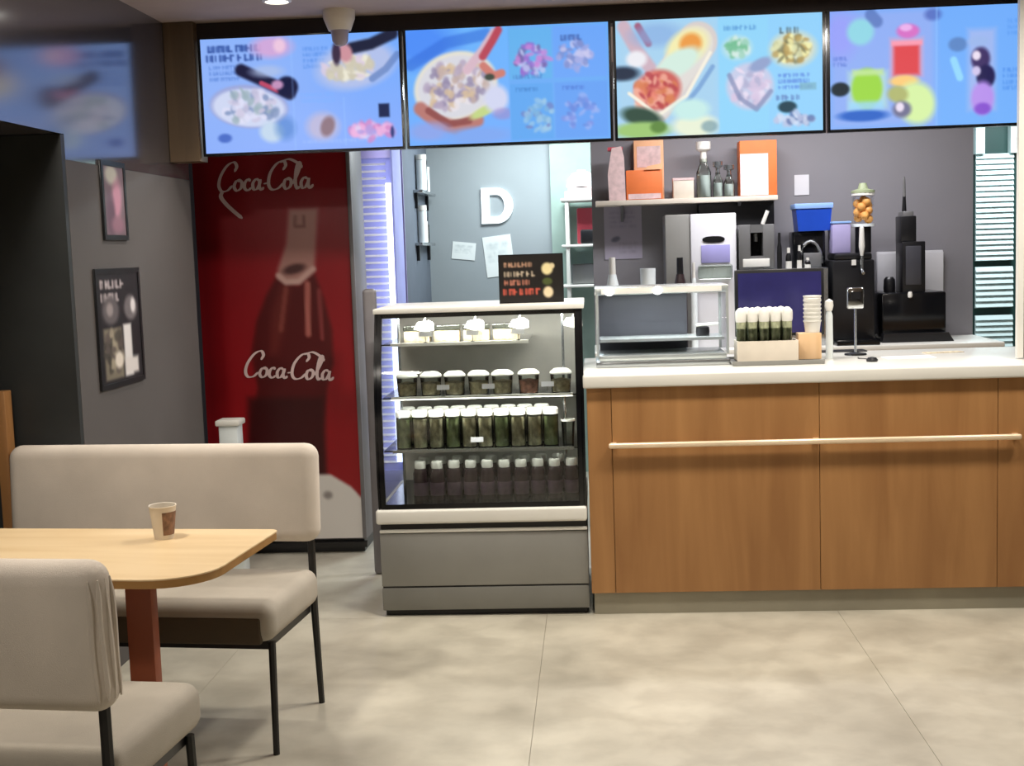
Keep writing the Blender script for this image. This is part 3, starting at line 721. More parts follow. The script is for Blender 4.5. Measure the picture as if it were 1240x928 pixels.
bc = [(330, 420), (318, 400), (335, 360), (345, 330), (330, 330)]
PQ = lambda l: [q(*k) for k in l]
p.P(PQ([(334, 336), (360, 346), (380, 330), (392, 362), (402, 400), (404, 440), (396, 470), (392, 520), (398, 640), (300, 640), (303, 520), (312, 470), (304, 430), (310, 390), (322, 358)]), (84, 12, 14), .95, .012)
p.P(PQ([(340, 345), (352, 346), (344, 400), (336, 430), (326, 430), (328, 380)]), (116, 40, 34), .7, .02)
p.P(PQ([(300, 482), (392, 482), (396, 640), (300, 640)]), (56, 8, 10), .85, .02)
p.P(PQ([(349, 253), (385, 252), (383, 290), (381, 326), (360, 344), (337, 338), (336, 326), (346, 296)]), (184, 134, 126), 1, .012)
p.E(*q(356, 326), .075, .012, (84, 48, 48), -12, .6)
p.L(PQ([(337, 334), (346, 342), (362, 341), (379, 326)]), .007, (216, 176, 168), 1, .8)
p.L(PQ([(372, 344), (373, 405)]), .007, (196, 116, 106), .9); p.L(PQ([(346, 350), (340, 400)]), .006, (150, 76, 66), .7); p.L(PQ([(386, 352), (390, 410)]), .005, (150, 66, 66), .8)
p.L(PQ([(357, 262), (357, 274), (368, 274), (368, 262)]), .004, (130, 80, 76), .8)
yy = [q(360, 640), q(385, 575), q(400, 575), q(425, 590), q(440, 606), q(460, 612)]
for i in range(p.W):
    u = (i+.5)/p.W; v = np.interp(u, [k[0] for k in yy], [k[1] for k in yy])
    p.a[:, i] += (np.array((236, 230, 224))-p.a[:, i])*np.clip((p.v[:, i]-v)/.006+.5, 0, 1)[:, None]
p.E(*q(397, 600), .03, .01, (120, 110, 108), 0, .6, .7)
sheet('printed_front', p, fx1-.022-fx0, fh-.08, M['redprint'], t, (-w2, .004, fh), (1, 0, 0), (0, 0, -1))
MB().box(-w2, w2-.022, .005, .012, .08, fh).build('door', M['fridge_grey'], t)
# the script lettering as cut vinyl strokes
STR = [
 [(1.75, 1.75), (2.0, 2.25), (1.75, 2.65), (1.1, 2.35), (.45, 1.45), (.2, .55), (.45, .0), (1.0, .05), (1.5, .5)],
 [(2.2, 1.0), (1.85, .85), (1.65, .35), (1.9, .0), (2.3, .25), (2.4, .75), (2.15, 1.0), (2.05, .8)],
 [(3.25, .85), (3.0, 1.02), (2.7, .7), (2.65, .2), (2.95, .0), (3.3, .25)],
 [(4.05, .9), (3.75, 1.0), (3.45, .6), (3.5, .1), (3.8, .1), (4.1, .6), (4.15, .95), (4.05, .3), (4.25, .02), (4.5, .25)],
 [(4.45, .55), (4.9, .62)],
 [(6.35, 1.75), (6.65, 2.2), (6.45, 2.6), (5.8, 2.35), (5.15, 1.5), (4.95, .5), (5.25, .0), (5.85, .1), (6.4, .6)],
 [(6.15, 2.45), (7.0, 2.75), (7.9, 2.3), (8.2, 1.9)],
 [(6.9, 1.0), (6.55, .85), (6.4, .35), (6.6, .0), (7.0, .25), (7.1, .75), (6.85, 1.0), (6.75, .8)],
 [(7.25, .45), (7.75, 1.4), (8.05, 2.2), (7.85, 2.4), (7.6, 1.6), (7.5, .5), (7.65, .02), (7.9, .2)],
 [(8.65, .9), (8.35, 1.0), (8.05, .6), (8.1, .1), (8.4, .1), (8.7, .6), (8.78, .95), (8.7, .3), (8.9, .02), (9.2, .35)],
]
TAIL = [[(.55, .02), (.35, -.5), (.8, -1.2), (1.6, -2.0), (2.3, -2.6)]]
def script(name, x0, zbase, width, parent, extra=()):
    mb = MB(); s = width/9.2; k = 0
    for st in list(STR)+list(extra):
        P_ = catmull(st, 7); L_, R_ = [], []
        for i, pnt in enumerate(P_):
            d = P_[min(i+1, len(P_)-1)]-P_[max(i-1, 0)]; d = d/(np.linalg.norm(d)+1e-9)
            nrm = np.array([-d[1], d[0]]); ang = math.atan2(d[1], d[0])
            e = min(1, min(i, len(P_)-1-i)/3+.35)
            hw_ = (.06+.10*abs(math.sin(ang-.25)))*e*(1.25 if st in TAIL else 1)
            L_.append(pnt+nrm*hw_); R_.append(pnt-nrm*hw_)
        yb = -.0005-.0002*k; k += 1
        def V(p, y): return mb.bm.verts.new((x0+p[0]*s, y, zbase+p[1]*s))
        rows = [[V(a, yb-.001-i*.00003), V(b, yb-.001-i*.00003)] for i, (a, b) in enumerate(zip(L_, R_))]
        for a, b in zip(rows, rows[1:]): mb.bm.faces.new((a[0], a[1], b[1], b[0]))
    return mb.build(name, M['logo'], parent, smooth=False, label='white script lettering Coca-Cola')
cx = (fx0+fx1)/2
a = AY(263, 232, FY); b = AY(380, 228, FY); script('lettering', a.x-cx, a.z, (b.x-a.x), t, TAIL)
a = AY(295, 456, FY); b = AY(405, 470, FY); lt2 = script('lettering', 0, 0, (b.x-a.x), t); lt2.location = (a.x-cx, 0, a.z); lt2.rotation_euler = (0, .07, 0)
# lit multideck cooler behind, seen between the red cooler and the partition
LY = 7.62
lx1 = AY(477, 250, LY).x; lx0 = lx1-.62; lh = 2.5
t = thing('lit_cooler', 'tall lavender-lit cooler with glowing white strip behind the red cooler', 'cooler', ((lx0+lx1)/2, LY, 0)); w2 = (lx1-lx0)/2
MB().box(-w2, -w2+.03, 0, .5, 0, lh).box(w2-.012, w2, 0, .34, 0, lh).box(-w2, w2, .48, .5, 0, lh).box(-w2, w2, 0, .5, lh-.03, lh).box(-w2, w2, 0, .5, 0, .3).build('cabinet', M['lavside'], t)
MB().box(w2-.045, w2-.012, .0, .02, .35, AY(465, 222, LY).z).build('light_strip', M['ledcool'], t)
MB().box(-w2+.03, w2-.012, .034, .044, .3, 2.17).build('blind_panel', M['lavside'], t)
n = 44; mb = MB()
for k in range(n):
    z = .34+k*(1.83/n); mb.prism([(.034, z), (.020, z+.004), (.034, z+.014)], 'x', -w2+.03, w2-.046)
o = mb.build('blind_slat', M['white'], t, smooth=False); o['kind'] = 'stuff'
MB().box(-w2+.03, w2-.012, .0, .03, 2.17, lh-.03).build('header', M['lav'], t, label='lavender and pink header panel')
area('cooler_glow', (lx1-.05, LY-.10, 1.35), .05, 2.2, (.74, .78, 1), rot=(PI/2, 0, .75), sy=2.0)
# narrow dark post between cooler and display case
a = AY(439, 350, 6.3); b = AY(455, 350, 6.3)
tag(MB().box(-(b.x-a.x)/2, (b.x-a.x)/2, -.03, .03, 0, a.z, .02, 4).build('bollard', M['fridge_grey']), 'narrow grey round-topped post between red cooler and glass case', 'post', loc=((a.x+b.x)/2, 6.3, 0))
# slim white box behind the bench
a = AY(264, 508, 6.3); b = AY(295, 540, 6.3)
t = thing('waste_bin', 'slim pale bin standing behind the far bench by the red cooler', 'bin', ((a.x+b.x)/2, 6.3, 0)); h = a.z; r = (b.x-a.x)/2
MB().box(-r*.8, r*.8, -r*.8, r*.8, 0, h-.02, .01).build('body', M['bowlwhite'], t)
MB().box(-r, r, -r, r, h-.03, h, .008).build('rim', M['white'], t)

# ------------------------------------------------------------------ left wall posters
def poster(name, label, x0p, y0p, x1p, y1p, pt):
    a = AX(x0p, y0p, LW+.012); b = AX(x1p, y1p, LW+.012)
    ya, yb, z0, z1 = a.y, b.y, b.z, a.z
    t = thing(name, label, 'poster', (LW, (ya+yb)/2, z0)); L = yb-ya; H = z1-z0
    MB().box(.001, .006, -L/2, L/2, 0, H, .001).build('backing', M['blackp'], t)
    f = .02
    MB().box(.006, .011, -L/2, L/2, 0, f).box(.006, .011, -L/2, L/2, H-f, H).box(.006, .011, -L/2, -L/2+f, f, H-f).box(.006, .011, L/2-f, L/2, f, H-f).build('frame', M['blackp'], t)
    sheet('print', pt, L-2*f, H-2*f, M['print'], t, (.0075, -L/2+f, H-f), (0, 1, 0), (0, 0, -1))
p = Paint(50, 90, (112, 92, 100)); p.E(.4, .12, .3, .14, (176, 172, 160), 0, .6); p.E(.6, .5, .25, .3, (186, 130, 150), 10, .7); p.E(.3, .7, .2, .3, (96, 66, 84), 0, .8); p.E(.6, .85, .3, .12, (140, 100, 116), 0, .7)
poster('framed_poster', 'upper framed pinkish poster on the grey left wall', 122, 193, 157, 291, p)
p = Paint(60, 90, (30, 26, 30)); p.T(.08, .10, .6, .07, (196, 184, 186), 2, 4, .9)
p.E(.28, .34, .2, .13, (96, 90, 92), 0, .4).E(.26, .33, .08, .06, (150, 140, 140), 0, .6); p.E(.78, .33, .17, .12, (110, 104, 106), 0, .4).E(.84, .31, .06, .07, (220, 214, 214), 0, .6)
p.Q(.08, .50, .52, .97, (120, 112, 96), 1, .03); p.N(.3, .72, .2, .2, [(60, 56, 50), (160, 150, 130), (90, 80, 76)], 40, .06, 3)
p.Q(.56, .48, .76, .97, (222, 218, 216), 1, .03); p.Q(.56, .80, .9, .95, (216, 210, 206), 1, .04); p.E(.42, .8, .1, .08, (220, 210, 196), 0, .5)
poster('framed_poster', 'lower black poster with food pictures on the grey left wall', 115, 326, 177, 459, p)
# edge of a wooden post at the far left
a = AY(0, 473, 4.72)
tag(MB().box(-.02, .02, -.03, .03, 0, AY(4, 474, 4.55).z, .003).build('post', M['oak']), 'light wooden post at the far left behind the bench', 'post', loc=(AY(3, 500, 4.55).x, 4.56, 0))

# ------------------------------------------------------------------ seating
RZ = -.0995
def bench():
    t = thing('bench', '', 'bench')
    def cushion(x0, x1, y0, y1, z0, z1, r, seg=5):
        return MB().box(x0, x1, y0, y1, z0, z1, r, seg)
    MB().box(-.575, .575, -.27, .23, .375, .505, .045, 5).build('seat', M['fabric2'], t)
    for y0, y1 in ((-.2745, -.25), (.21, .2345)): MB().box(-.535, .535, y0, y1, .374, .462, .008, 3).build('seat_shade_strip', M['fabric_shade'], t, label='dark brown strip painted as shade along the lower seat')  # shade on the seat's long faces, painted as dark strips
    MB().box(-.54, .54, -.22, .21, .345, .38).build('seat_frame', M['black'], t)
    bk = MB().box(-.585, .585, .17, .27, .60, .95, .048, 6).rot(-.06, 'X', (0, .2, .6)).build('backrest', M['fabric'], t)
    for s in (-1, 1):
        MB().tube([(s*.55, -.215, .37), (s*.553, -.235, 0)], [.013, .011], 8).build('leg', M['black'], t)
        MB().tube([(s*.55, .225, .80), (s*.55, .222, .36), (s*.553, .245, 0)], [.014, .014, .011], 8).build('leg', M['black'], t)
    MB().box(-.54, .54, .19, .205, .40, .43).build('rear_rail', M['black'], t)
    return t
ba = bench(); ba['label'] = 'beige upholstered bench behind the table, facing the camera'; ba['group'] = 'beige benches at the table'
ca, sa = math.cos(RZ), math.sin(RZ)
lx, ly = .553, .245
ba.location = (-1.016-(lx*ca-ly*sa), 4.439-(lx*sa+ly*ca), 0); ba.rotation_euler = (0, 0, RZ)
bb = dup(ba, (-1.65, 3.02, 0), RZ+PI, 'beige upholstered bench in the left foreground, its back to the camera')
# creases at the end of the near backrest
for cx_, cy_ in ((-.560, .264), (-.576, .250), (-.583, .228), (-.584, .205)):
    MB().tube([(cx_+.006*math.sin(j*.9+cy_*90)*.3, cy_+.06*(.63+.28*j/8-.6), .63+.28*j/8) for j in range(9)], [.002]+[.0065]*7+[.002], 6).build('crease', M['fabric'], bb)
# table
TZ = .75
t = thing('cafe_table', 'oak topped cafe table with rounded corner between the two benches', 'table', (-1.60, 3.67, 0), RZ)
poly = []
L2, D2 = .565, .315
corners = [(L2, -D2, .17, -PI/2), (L2, D2, .03, 0), (-L2, D2, .05, PI/2), (-L2, -D2, .1, PI)]
for cx_, cy_, r, a0 in corners:
    sx = 1 if cx_ > 0 else -1; sy = 1 if cy_ > 0 else -1
    for k in range(9):
        an = a0+PI/2*k/8; poly.append((cx_-sx*r+r*math.cos(an), cy_-sy*r+r*math.sin(an)))
mb = MB().prism(poly, 'z', TZ-.004, TZ); mb.build('tabletop', M['oak_pale'], t)
MB().prism([(x*.997, y*.997) for x, y in poly], 'z', TZ-.026, TZ-.0041).build('edge_band', M['oak_edge'], t)
pxy = AY(171, 720, 3.62)
lxx = (pxy.x+1.60)
MB().box(lxx-.05, lxx+.032, -.022, .022, .02, TZ-.026, .004).build('leg', M['terracotta'], t)
MB().box(lxx-.09, lxx+.075, -.10, .12, 0, .02, .004).build('base_plate', M['black'], t)
MB().box(-lxx-.046, -lxx+.046, -.035, .035, .02, TZ-.026, .004).build('leg', M['terracotta'], t)
MB().box(-lxx-.09, -lxx+.09, -.10, .12, 0, .02, .004).build('base_plate', M['black'], t)
c = AZ(199, 652, TZ)
t = thing('paper_cup', 'paper cup with dark printed side standing on the table', 'cup', (c.x, c.y, TZ))
MB().lathe([(0, .004), (.029, .0), (.041, .100), (.043, .102), (.042, .105), (.039, .104), (.027, .006), (0, .006)], 28).build('cup', M['cup'], t)
mbp = MB(); rows = []
for j in range(5):
    z = .014+j*.018; r = .029+.012*z/.1+.0006
    rows.append([mbp.bm.verts.new((r*math.cos(a), r*math.sin(a), z)) for a in [math.radians(-75+k*12) for k in range(10)]])
for a_, b_ in zip(rows, rows[1:]):
    for k in range(9): mbp.bm.faces.new((a_[k], a_[k+1], b_[k+1], b_[k]))
mbp.build('printed_band', M['cupprint'], t, label='brown printed picture on the cup')

# ------------------------------------------------------------------ things on the worktop
WZ = 1.057
def span(x0, x1, y, Y): a = AY(x0, y, Y); b = AY(x1, y, Y); return (a.x+b.x)/2, (b.x-a.x)/2
GY = 5.80
cx_, hw_ = span(721, 884, 400, GY)
zt_ = AY(800, 347, GY).z
t = thing('counter_showcase', 'chrome and glass countertop showcase standing on the left of the worktop', 'showcase', (cx_, GY, WZ)); H = zt_-WZ
MB().box(-hw_, hw_, 0, .36, .0, .028, .006).build('base', M['steel'], t)
MB().box(-hw_+.015, hw_-.015, .01, .35, .028, .055, .004).build('drawer', M['silver'], t)
MB().box(-hw_, hw_, .05, .36, H-.035, H, .006).build('top_frame', M['silver'], t)
MB().box(-hw_+.03, hw_-.03, .045, .05, H-.030, H-.006).build('lamp', M['white'], t)
for xp in (738, 797): MB().lathe([(0, 0), (.02, 0), (.018, .006), (0, .008)], 16).rot(PI/2, 'X').move(AY(xp, 360, GY).x-cx_, .044, H-.018).build('spot', M['led'], t)
for sx in (-1, 1):
    for y0 in (.005, .345): MB().box(sx*(hw_-.01)-.006, sx*(hw_-.01)+.006, y0, y0+.012, .05, H-.03).build('post', M['silver'], t)
MB().strip([(.0, .055), (.0, .18), (.012, .26), (.045, H-.02)], -hw_+.01, hw_-.01, .004).build('front_glass', M['sideglass'], t)
for sx in (-hw_+.004, hw_-.008): MB().box(sx, sx+.004, .01, .35, .05, H-.03).build('side_glass', M['sideglass'], t)
MB().box(-hw_+.02, hw_-.02, .05, .34, .115, .121).box(-hw_+.02, hw_-.02, .045, .052, .112, .125).build('shelf', M['silver'], t)
MB().box(-hw_+.02, hw_*.45, .345, .35, .05, H-.03).build('back_panel', M['frameblack'], t)
area('showcase_lamp', (cx_, GY+.15, zt_-.045), .5, 3.0, (.95, 1, .97), sy=.05)
x = AY(852, 400, GY+.15).x
t = thing('serving_tongs', 'small white handled tongs inside the countertop showcase', 'tongs', (x, GY+.2, WZ+.121))
MB().lathe([(0, 0), (.03, 0), (.032, .02), (.03, .04), (0, .05)], 14).build('holder', M['blackp'], t)
MB().tube([(-.03, -.02, .05), (.07, -.02, .055)], .007).build('handle', M['white'], t)
# monitor
cx_, hw_ = span(890, 998, 350, 6.12); z1 = AY(940, 326, 6.12).z
t = thing('till_monitor', 'black framed navy till monitor on the worktop', 'monitor', (cx_, 6.12, WZ)); H = z1-WZ
MB().box(-hw_, hw_, 0, .03, .10, H, .004).build('casing', M['blackp'], t)
MB().box(-hw_+.014, hw_-.014, -.002, .0, .115, H-.016).build('display', M['navy'], t)
MB().box(-.03, .03, .01, .04, .01, .15).build('stand', M['blackp'], t)
MB().box(-.1, .1, -.06, .1, 0, .012, .003).build('foot', M['blackp'], t)
# serving tray with organiser
cx_, hw_ = span(886, 997, 434, 5.76)
t = thing('serving_tray', 'flat grey serving tray beside the showcase', 'tray', (cx_, 5.86, WZ))
MB().box(-hw_, hw_, -.14, .12, 0, .012, .004).box(-hw_, hw_, -.14, -.13, .01, .02).box(-hw_, hw_, .11, .12, .01, .02).build('tray', M['greypanel'], t)
cx_, hw_ = span(893, 967, 422, 5.78); za = AY(930, 413, 5.78).z
t = thing('organiser_box', 'low cream box of cups on the serving tray', 'box', (cx_, 5.85, WZ+.013)); H = za-WZ-.013
MB().box(-hw_, hw_, -.07, -.064, 0, H).box(-hw_, hw_, .064, .07, 0, H).box(-hw_, -hw_+.006, -.064, .064, 0, H).box(hw_-.006, hw_, -.064, .064, 0, H).box(-hw_, hw_, -.064, .064, 0, .005).build('sides', M['cup'], t)
bz = WZ+.013+.006
def cupstack(lab, loc, body, top, rr, h, grp):
    t = thing('wrapped_cup', lab, 'cup', loc, 0, grp)
    MB().lathe([(0, 0), (rr*.75, 0), (rr*.93, h*.72), (0, h*.72)], 14).build('contents', body, t)
    MB().lathe([(rr*.76, 0), (rr*.95, h*.6)], 14).build('cup', M['jarglass'], t)
    MB().lathe([(rr*.95, h*.72), (rr*1.05, h*.76), (rr*1.08, h*.87), (rr*1.0, h*.93), (rr*.5, h*.985), (0, h)], 14).build('lid', top, t)
    return t
xs_ = [897, 911, 925, 939, 953]; k = 0
for xp in xs_:
    x = AY(xp, 390, 5.83).x
    if k == 0:
        c0 = cupstack('first white-topped cup of dark greens from the left in the cream box', (x, 5.826, bz), M['greens'], M['white'], .0235, .235, 'cups of greens in the organiser box')
    else: dup(c0, (x, 5.828+(.001 if k % 2 else -.001), bz), k, '%s white-topped cup of dark greens from the left in the cream box' % ORD[k])
    k += 1
for k, xp in enumerate((903, 917, 931, 945)):
    dup(c0, (AY(xp, 390, 5.9).x, 5.883, bz), k*2, '%s white-topped cup of dark greens in the back row of the cream box' % ORD[k])
cx_, hw_ = span(968, 996, 418, 5.80); za = AY(980, 404, 5.8).z
tag(MB().box(-hw_, hw_, -.04, .04, 0, za-WZ-.013, .004).build('wooden_block', M['pinewood']), 'small pale wooden block on the right of the serving tray', 'block', loc=(cx_, 5.86, WZ+.013))
x = AY(984, 380, 5.85).x; z0 = za+.001; z1 = AY(984, 358, 5.85).z
t = thing('cup_tower', 'tall stack of white paper cups on the wooden block', 'cup stack', (x, 5.86, z0))
mb = MB(); h = z1-z0
for k in range(7): mb.lathe([(.032, h*k/9), (.038, h*k/9+h*.28), (.041, h*k/9+h*.30), (.041, h*k/9+h*.33), (.037, h*k/9+h*.33)], 16)
mb.cyl(0, 0, 0, h*.2, .032, 16).build('cups', M['white'], t)
MB().cyl(0, 0, h*.9, h, .040, 16, .034).build('lid', M['white'], t)
x = AY(1005, 380, 5.95).x; z1 = AY(1005, 362, 5.95).z; h = z1-WZ
t = thing('sauce_bottle', 'slim white round-capped bottle right of the wooden block', 'bottle', (x, 5.97, WZ))
MB().lathe([(0, 0), (.016, 0), (.017, .02), (.016, h*.72), (.010, h*.8), (0, h*.8)], 14).build('body', M['bowlwhite'], t)
MB().lathe([(0, h*.78), (.014, h*.80), (.02, h*.88), (.018, h*.96), (0, h)], 14).build('cap', M['white'], t)
# card terminal stand
c = AZ(1036, 430, WZ)
t = thing('card_stand', 'thin chrome stand with a small silver head on the worktop', 'stand', (c.x, c.y, WZ)); zh = AY(1036, 374, c.y).z-WZ
MB().lathe([(0, 0), (.052, 0), (.05, .008), (.012, .014), (0, .014)], 22).build('foot', M['blackp'], t)
MB().tube([(0, 0, .01), (0, 0, zh)], .006).build('pole', M['steel'], t)
MB().box(-.038, .038, -.015, .015, zh, zh+.10, .008).build('head', M['chrome'], t)
MB().box(-.022, .022, -.017, -.014, zh+.045, zh+.08).build('keypad', M['blackp'], t)
# flat clutter on the worktop
c = AZ(1028, 429, WZ)
tag(MB().box(-.11, .11, -.05, .05, 0, .006, .002).build('rubber_mat', M['blackp']), 'thin black rubber mat lying behind the chrome stand', 'mat', loc=(c.x, c.y+.16, WZ))
c = AZ(1056, 438, WZ)
t = thing('computer_mouse', 'small black computer mouse near the worktop front edge', 'mouse', (c.x, c.y, WZ))
MB().lathe([(0, 0), (.024, 0), (.026, .008), (.018, .018), (0, .022)], 16).build('shell', M['blackp'], t)
MB().tube([(.0, .02, .006), (.02, .08, .003), (-.03, .14, .003), (-.02, .2, .003)], .002).build('cable', M['blackp'], t)
c = AZ(1142, 427, WZ)
tag(MB().box(-.09, .09, -.03, .03, 0, .003).rot(.2).build('receipt', M['cake']), 'curled beige receipt lying right of centre on the worktop', 'paper', loc=(c.x, c.y, WZ))
c = AZ(1100, 433, WZ)
tag(MB().box(-.11, .11, -.06, .06, 0, .0025).rot(.05).build('paper_sheet', M['paper']), 'blank white paper sheet lying flat on the worktop', 'paper', loc=(c.x, c.y, WZ))

# ------------------------------------------------------------------ kitchen: back counter machines
BZ = 1.02; BY = 7.32
def bz_(x, y, Y=BY): return AY(x, y, Y).z
# low steel cabinet
cx_, hw_ = span(899, 1003, 328, 7.2); H = bz_(945, 326, 7.2)-BZ
tag(MB().box(-hw_, hw_, 0, .4, 0, H, .005).build('steel_cabinet', M['steel']), 'low steel cabinet behind the till monitor', 'cabinet', loc=(cx_, 7.2, BZ)); SZ = BZ+H+.001
# white dispenser with dark badge
Y = 7.27; cx_, hw_ = span(806, 892, 300, Y); H = bz_(850, 259, Y)-BZ
t = thing('ice_dispenser', 'white dispenser with dark oval badge below the kitchen shelf', 'dispenser', (cx_, Y, BZ))
MB().box(-hw_, -hw_*.30, .01, .28, 0, H, .006).build('side_unit', M['greypanel'], t)
MB().box(-hw_*.29, hw_, 0, .28, 0, H, .008).build('body', M['paper'], t)
z = bz_(865, 290, Y)-BZ; x = AY(864, 290, Y).x-cx_
mb = MB(); mb.prism([(x+.062*math.copysign(abs(math.cos(a))**.6, math.cos(a)), z+.018*math.sin(a)) for a in [2*PI*k/24 for k in range(24)]], 'y', -.004, .0); mb.build('badge', M['blackp'], t)
MB().box(x-.07, x+.09, -.006, 0, z-.13, z-.03, .003).build('control_panel', M['lavpanel'], t)
MB().box(x-.09, x+.1, -.04, 0, z-.22, z-.14, .01).build('chute', M['jarglass'], t)
# coffee grinder
Y = 7.25; cx_, hw_ = span(895, 938, 300, Y); H = bz_(915, 272, Y)-SZ
t = thing('coffee_machine', 'boxy grey coffee machine with dark spout bay on the steel cabinet', 'coffee machine', (cx_, Y, SZ))
MB().box(-hw_, hw_, .08, .3, 0, H, .006).box(-hw_, -hw_*.35, 0, .08, 0, H, .004).box(hw_*.35, hw_, 0, .08, 0, H, .004).box(-hw_*.35, hw_*.35, 0, .08, H*.82, H).box(-hw_*.35, hw_*.35, 0, .08, 0, H*.3).build('body', M['greymetal'], t)
MB().box(-hw_*.36, hw_*.36, .07, .078, H*.3, H*.82).build('spout_bay', M['gloss_black'], t)
MB().cyl(0, .04, H*.62, H*.8, .012).build('spout', M['steel'], t)
MB().box(-hw_*.8, hw_*.7, -.01, 0, H*.06, H*.24, .003).build('drip_tray', M['white'], t)
MB().tube([(hw_*.4, .05, H), (hw_*.7, .05, H+.075)], .011).build('lever', M['white'], t)
# small bottles
bp2 = None
for k, (xp, tp) in enumerate([(944, 282), (955, 300), (968, 297), (978, 312)]):
    x = AY(xp, 315, 7.24).x; h = bz_(xp, tp, 7.24)-SZ
    t = thing('spice_bottle', ['tall black shaker bottle left of the row on the steel cabinet', 'small white and black bottle beside the tall black shaker', 'white necked bottle third in the row on the steel cabinet', 'short white bottle at the right of the row on the steel cabinet'][k], 'bottle', (x, 7.24, SZ), 0, 'small bottles on the steel cabinet')
    r = .014+.003*(k % 2)
    MB().lathe([(0, 0), (r, 0), (r, h*.35), (0, h*.35)], 12).build('base', M['white'] if k else M['blackp'], t)
    MB().lathe([(r*.95, h*.35), (r, h*.4), (r*.9, h*.6), (r*.5, h*.75), (0, h*.75)], 12).build('body', M['blackp'], t)
    MB().lathe([(0, h*.74), (r*.55, h*.75), (r*.5, h), (0, h)], 12).build('cap', M['white'] if k else M['blackp'], t)
# dark espresso pot group + blue crate
Y = 7.36; cx_, hw_ = span(962, 1001, 300, Y); H = bz_(980, 280, Y)-SZ
t = thing('espresso_machine', 'black espresso machine with chrome arch under the blue crate', 'coffee machine', (cx_, Y, SZ))
MB().box(-hw_, hw_, .04, .2, 0, H, .008).build('body', M['gloss_black'], t)
MB().tube([(hw_*.7*math.cos(a)+.005, .03, H*.1+H*.62*math.sin(a)) for a in [PI*k/10 for k in range(11)]], .009).build('arch', M['steel'], t)
MB().box(-hw_*.4, hw_*.7, .01, .04, 0, H*.4, .004).build('drip_tray', M['greymetal'], t)
cz = SZ+H+.001; cx2, hw2 = span(964, 1009, 262, Y); ztop = bz_(985, 246, Y)
t = thing('blue_crate', 'deep blue plastic crate on top of the espresso machine', 'crate', (cx2, Y+.1, cz)); H2 = ztop-cz
MB().prism([(-hw2*.85, 0), (hw2*.85, 0), (hw2, H2), (-hw2, H2)], 'y', -.08, .08).build('body', M['blue'], t)
MB().box(-hw2-.004, hw2+.004, -.086, .086, H2-.03, H2, .004).build('rim', M['lightblue'], t)
a = AY(962, 212, 7.69); b = AY(980, 236, 7.69)
tag(MB().box(-(b.x-a.x)/2, (b.x-a.x)/2, -.004, 0, 0, a.z-b.z).build('wall_socket', M['paper']), 'small white plate on the wall above the blue crate', 'wall plate', loc=((a.x+b.x)/2, 7.699, b.z))
# black tap machine
Y = 7.2; cx_, hw_ = span(1010, 1062, 360, Y); H = bz_(1035, 307, Y)-BZ
t = thing('tap_machine', 'tall black drinks tap machine with a white handle', 'drinks machine', (cx_, Y, BZ))
MB().box(-hw_, hw_, .05, .36, 0, H*.93, .012).box(-hw_*.85, hw_*.9, .06, .3, H*.93, H, .01).build('body', M['blackp'], t)
MB().box(-hw_, hw_, -.08, .05, 0, .03, .004).build('drip_tray', M['gloss_black'], t)
MB().lathe([(0, H*.96), (.008, H*.97), (.017, H*1.07), (.012, H*1.28), (0, H*1.3)], 12, (AY(1045, 300, Y).x-cx_, .03)).build('tap_handle', M['white'], t)
MB().tube([(AY(1045, 300, Y).x-cx_, .03, H*.97), (AY(1045, 300, Y).x-cx_, .03, H*.82), (AY(1045, 300, Y).x-cx_, -.01, H*.78)], .009).build('tap', M['steel'], t)
MB().box(AY(1036, 315, Y).x-cx_-.012, AY(1036, 315, Y).x-cx_+.012, .044, .05, H*.87, H*.93).build('badge', M['white'], t)
# lavender tub and juicer on top of the machine
z0 = BZ+H+.001
Yt = Y+.2
cx2, hw2 = span(1005, 1031, 290, Yt); ztop = bz_(1015, 271, Yt)
t = thing('lavender_tub', 'translucent lavender tub on the left top of the tap machine', 'tub', (cx2-.008, Yt, z0)); hw2 -= .008
MB().box(-hw2, hw2, -.07, .07, 0, ztop-z0, .008).build('body', M['lav'], t)
MB().box(-hw2-.003, hw2+.003, -.073, .073, ztop-z0-.0, ztop-z0+.012, .003).build('lid', M['lightblue'], t)
cx2, hw2 = span(1032, 1058, 250, Yt+.0); zs = bz_(1045, 272, Yt); ztop = bz_(1040, 222, Yt)
t = thing('orange_juicer', 'juicer jug filled with oranges on the tap machine', 'juicer', (cx2+.0, Yt, z0))
MB().cyl(0, 0, 0, zs-z0, .045, 16).build('motor_base', M['blackp'], t)
hj = ztop-zs; r = hw2
for k in range(12):
    a = k*2.4; zz_ = zs-z0+.03+k*hj*.5/12
    MB().lathe([(.026*math.sin(PI*j/6), -.026*math.cos(PI*j/6)) for j in range(7)], 10).move(.030*math.cos(a), .030*math.sin(a), zz_).build('orange', M['orangejuice'], t)
MB().lathe([(.05, zs-z0), (.062, zs-z0+hj*.72)], 16).build('jug', M['sideglass'], t)
MB().cyl(0, 0, zs-z0-.012, zs-z0+.004, .064, 18).build('collar', M['bowlwhite'], t)
MB().lathe([(.05, zs-z0+hj*.74), (.066, zs-z0+hj*.76), (.066, zs-z0+hj*.82), (.03, zs-z0+hj*.86), (.02, zs-z0+hj), (0, zs-z0+hj)], 16).build('lid', M['greenpale'], t)
MB().cyl(0, 0, zs-z0+hj*.70, zs-z0+hj*.78, .064, 18).build('rim', M['white'], t)
